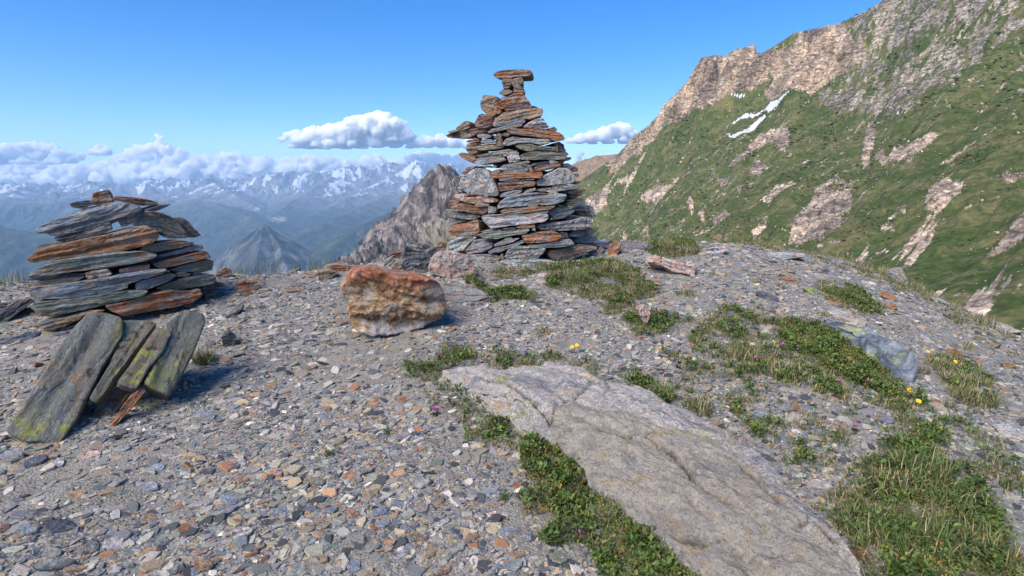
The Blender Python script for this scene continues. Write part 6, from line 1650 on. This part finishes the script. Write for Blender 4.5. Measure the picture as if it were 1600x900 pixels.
SINGLE = [
    (324, 652, 38, .55, 'blue', 'blue grey flat stone on the grit below the right end of the leaning slabs'), (365, 783, 42, .7, 'blue', 'broad blue grey flat stone in the lower left scree'),
    (490, 755, 38, .45, 'olive', 'greenish tan elongated stone left of the rusty round stone in the lower scree'), (552, 744, 28, .9, 'rust', 'rusty round stone in the lower middle scree'),
    (527, 692, 30, .6, 'tan', 'tan stone with grey stones round it above the rusty round stone'), (550, 667, 34, .5, 'grey', 'pale grey long stone above the tan stone in the middle scree'),
    (480, 826, 26, .85, 'tan', 'tan oval stone in the lower scree'), (557, 842, 46, .4, 'blue', 'dark blue flat stone near the bottom of the middle scree'),
    (580, 855, 34, .7, 'tan', 'pale tan stone next to the dark blue flat stone near the bottom'), (608, 850, 24, 1.0, 'orange', 'bright orange stone near the bottom, right of the pale tan stone'),
    (553, 885, 24, .9, 'blue', 'blue rounded stone at the bottom frame edge'), (532, 882, 22, .8, 'tan', 'tan stone at the bottom frame edge beside the blue rounded stone'),
    (467, 890, 28, .8, 'green', 'greenish grey stone at the bottom frame edge'), (575, 772, 26, .9, 'tan', 'orange tan lumpy stone in the lower middle scree'), (430, 742, 34, .3, 'orange', 'thin orange sliver lying in the lower scree'),
    (412, 765, 24, .35, 'orange', 'short orange sliver below the thin orange sliver'), (659, 757, 26, .85, 'pale', 'pale blue angular stone on the soil left of the large leafy mat'), (637, 805, 22, 1.0, 'olive', 'olive stone on the soil near the bottom middle'),
    (788, 838, 24, .9, 'quartz', 'pale angular stone on soil left of the pink clover flower'), (694, 870, 24, .9, 'green', 'greenish angular stone near the bottom middle'), (712, 838, 22, .55, 'dark', 'dark flat stone on bare soil near the bottom middle'),
    (608, 858, 18, .7, 'rust', 'rusty stone touching the bright orange stone near the bottom'), (635, 625, 26, .4, 'rust', 'rust red stone left of the pink clover flower'), (653, 671, 14, .9, 'orange', 'small bright orange stone left of the plant mat'),
    (630, 684, 24, .7, 'blue', 'blue stone left of the small bright orange stone'), (617, 710, 24, .8, 'grey', 'grey stone on the scree left of the bare soil'), (652, 686, 24, .55, 'blue', 'slate blue stone beside the small bright orange stone'),
    (700, 540, 34, .5, 'dark', 'dark blue flat slate right of the big orange boulder, nearest the plants'), (715, 530, 30, .4, 'dark', 'dark slate lying over the dark blue flat slate'), (705, 518, 22, .4, 'orange', 'small orange flat stone right of the big orange boulder'),
    (745, 535, 34, .5, 'pink', 'pinkish flat stone right of the dark slates'), (648, 545, 30, .4, 'tan', 'tan flat stone in front of the big orange boulder'), (612, 545, 18, .5, 'tan', 'small tan flat stone below the big orange boulder'),
    (755, 557, 22, .5, 'tan', 'tan stone at the top edge of the bedrock slab plants'), (20, 716, 40, .45, 'blue', 'blue grey flat stone at the left frame edge'), (75, 713, 28, .5, 'orange', 'orange stone below the foot of the largest leaning slab'),
    (45, 722, 24, .6, 'tan', 'tan orange stone beside the blue grey flat stone at the left edge'), (140, 712, 28, .5, 'pink', 'pinkish stone below the leaning slabs'), (88, 722, 20, .5, 'rust', 'rusty small stone near the orange stone of the left edge'),
    (90, 885, 46, .4, 'dark', 'dark blue stone at the bottom left'), (115, 892, 30, .4, 'tan', 'tan stone beside the dark blue stone at the bottom left'), (235, 762, 30, .5, 'blue', 'blue stone in the left scree, lone and flat'),
    (275, 793, 16, .9, 'orange', 'orange round stone in the left scree'), (45, 830, 30, .5, 'blue', 'blue stone in the lower left corner scree'), (145, 855, 26, .55, 'dark', 'dark slate in the lower left scree'),
    (255, 690, 22, .5, 'pale', 'pale slate below the leaning slabs'), (460, 455, 34, .45, 'tan', 'tan flat stone on the scree between the low cairn and the boulder'), (485, 428, 30, .5, 'tan', 'tan stone on the ridge edge between the cairns'),
    (460, 425, 26, .5, 'grey', 'grey stone on the ridge edge between the cairns'), (1050, 700, 14, .7, 'tan', 'tan pebble at the right edge of the bedrock slab'), (1228, 700, 18, .7, 'tan', 'tan stone in the turf right of the bedrock slab'),
    (1282, 760, 30, .8, 'pale', 'pale blue stone by the right edge of the bedrock slab'), (1365, 729, 26, .5, 'pale', 'pale flat stone left of the big green tuft'), (1478, 805, 22, 1.0, 'grey', 'rounded grey stone among the grass of the lower right'),
    (1262, 780, 22, .5, 'blue', 'blue flat stone touching the right edge of the bedrock slab'), (1520, 790, 26, .6, 'pale', 'pale stone right of the lower right tufts'), (1540, 740, 24, .5, 'tan', 'tan stone on the scree at the right edge'),
    (1480, 720, 36, .4, 'pale', 'pale long slab stone behind the big green tuft'), (1500, 745, 30, .5, 'pale', 'second pale slab stone behind the big green tuft'), (1575, 673, 40, .4, 'pale', 'pale blue slab stone near the right frame edge'),
    (850, 432, 26, .5, 'quartz', 'white flat stone at the foot of the tall cairn'), (848, 442, 30, .5, 'pink', 'pinkish tan flat stone at the foot of the tall cairn'), (790, 440, 26, .3, 'quartz', 'white sliver in front of the tall cairn'),
]
for i, (px, py, w, asp, colr, lab) in enumerate(SINGLE):
    make_chip(px, py, w, asp, colr, lab, None, 900 + i)
# nothing tells these apart: families by colour
FAM = [('blue', 'flat blue grey slate chip lying loose on the scree', 'loose blue grey slate chips', 120), ('tan', 'loose tan stone chip lying on the grey scree', 'loose tan stone chips', 70), ('rust', 'loose rusty stone chip lying on the grey scree', 'loose rusty stone chips', 22),
       ('quartz', 'loose pale quartz chip lying on the grey scree', 'loose pale quartz chips', 50), ('dark', 'loose dark slate chip lying on the grey scree', 'loose dark slate chips', 42)]
rng_f = np.random.default_rng(77)
for colr, lab, grp, n in FAM:
    k = 0
    while k < n:
        px = rng_f.uniform(0, 1600); py = 430 + 470 * rng_f.random() ** .8
        if py < 470 and (px < 420 or 690 < px < 940): continue
        if px > 1300 and py < 430 + (px - 1250) * .32: continue
        a, b = np.array([px]), np.array([py])
        if in_poly(a, b, SLAB_ROWS)[0] or in_poly(a, b, BL)[0] or (540 < px < 700 and 410 < py < 525) or (px < 340 and 470 < py < 700): continue
        if any(in_poly(a, b, m[0])[0] for m in MATS[:5]) and rng_f.random() < .85: continue
        w = rng_f.uniform(12, 31) * (.55 + .6 * (py - 430) / 470)
        make_chip(px, py, w, rng_f.uniform(.45, .9), colr, lab, grp, 2000 + k + int(px))
        k += 1
# ------------------------------------------------------------------ light, sky, camera
SUN_AZ, SUN_EL = R(-138), R(44)          # azimuth from +Y (the view direction), clockwise positive; elevation
SUN_STR, SUN_ANG, SKY_STR, EXPO = 1.5, 46.0, 0.051, 2.2
sd = bpy.data.lights.new('sun', 'SUN'); sd.energy = SUN_STR; sd.angle = R(SUN_ANG); sd.color = (1.0, .91, .79)
so = bpy.data.objects.new('sun', sd); COL.objects.link(so)
dirv = Vector((math.sin(SUN_AZ) * math.cos(SUN_EL), math.cos(SUN_AZ) * math.cos(SUN_EL), math.sin(SUN_EL)))
so.rotation_euler = dirv.to_track_quat('Z', 'Y').to_euler()
so.location = (-20, -10, 30)

w = bpy.data.worlds.new('World'); scene.world = w; w.use_nodes = True
nt = w.node_tree; nt.nodes.clear()
out = nt.nodes.new('ShaderNodeOutputWorld'); bg = nt.nodes.new('ShaderNodeBackground'); sky = nt.nodes.new('ShaderNodeTexSky')
sky.sky_type = 'NISHITA'; sky.sun_disc = False; sky.sun_elevation = SUN_EL; sky.sun_rotation = SUN_AZ % (2 * math.pi)
sky.altitude = 2500; sky.air_density = 1.0; sky.dust_density = 0.3; sky.ozone_density = 2.0
hs = nt.nodes.new('ShaderNodeHueSaturation'); hs.inputs['Saturation'].default_value = 1.42; hs.inputs['Hue'].default_value = 0.508; hs.inputs['Value'].default_value = 0.95
nt.links.new(sky.outputs[0], hs.inputs['Color']); nt.links.new(hs.outputs[0], bg.inputs['Color'])
bg.inputs['Strength'].default_value = SKY_STR
nt.links.new(bg.outputs[0], out.inputs['Surface'])

cd = bpy.data.cameras.new('camera'); cam = bpy.data.objects.new('camera', cd); COL.objects.link(cam)
cam.location = EYE; cam.rotation_euler = (math.pi / 2 - PITCH, 0, 0)
cd.sensor_width = 36; cd.sensor_fit = 'HORIZONTAL'; cd.lens = 36 * F / 1600
cd.clip_start = 0.05; cd.clip_end = 120000
scene.camera = cam
scene.view_settings.view_transform = 'Standard'; scene.view_settings.look = 'None'
scene.view_settings.exposure = EXPO; scene.view_settings.gamma = 1.0
try: scene.view_settings.use_curve_mapping = False
except Exception: pass
scene.render.engine = 'CYCLES'
cy = scene.cycles
cy.use_denoising = True
cy.max_bounces = 24; cy.diffuse_bounces = 4; cy.glossy_bounces = 2; cy.transmission_bounces = 2; cy.volume_bounces = 24
cy.caustics_reflective = False; cy.caustics_refractive = False
cy.sample_clamp_indirect = 6
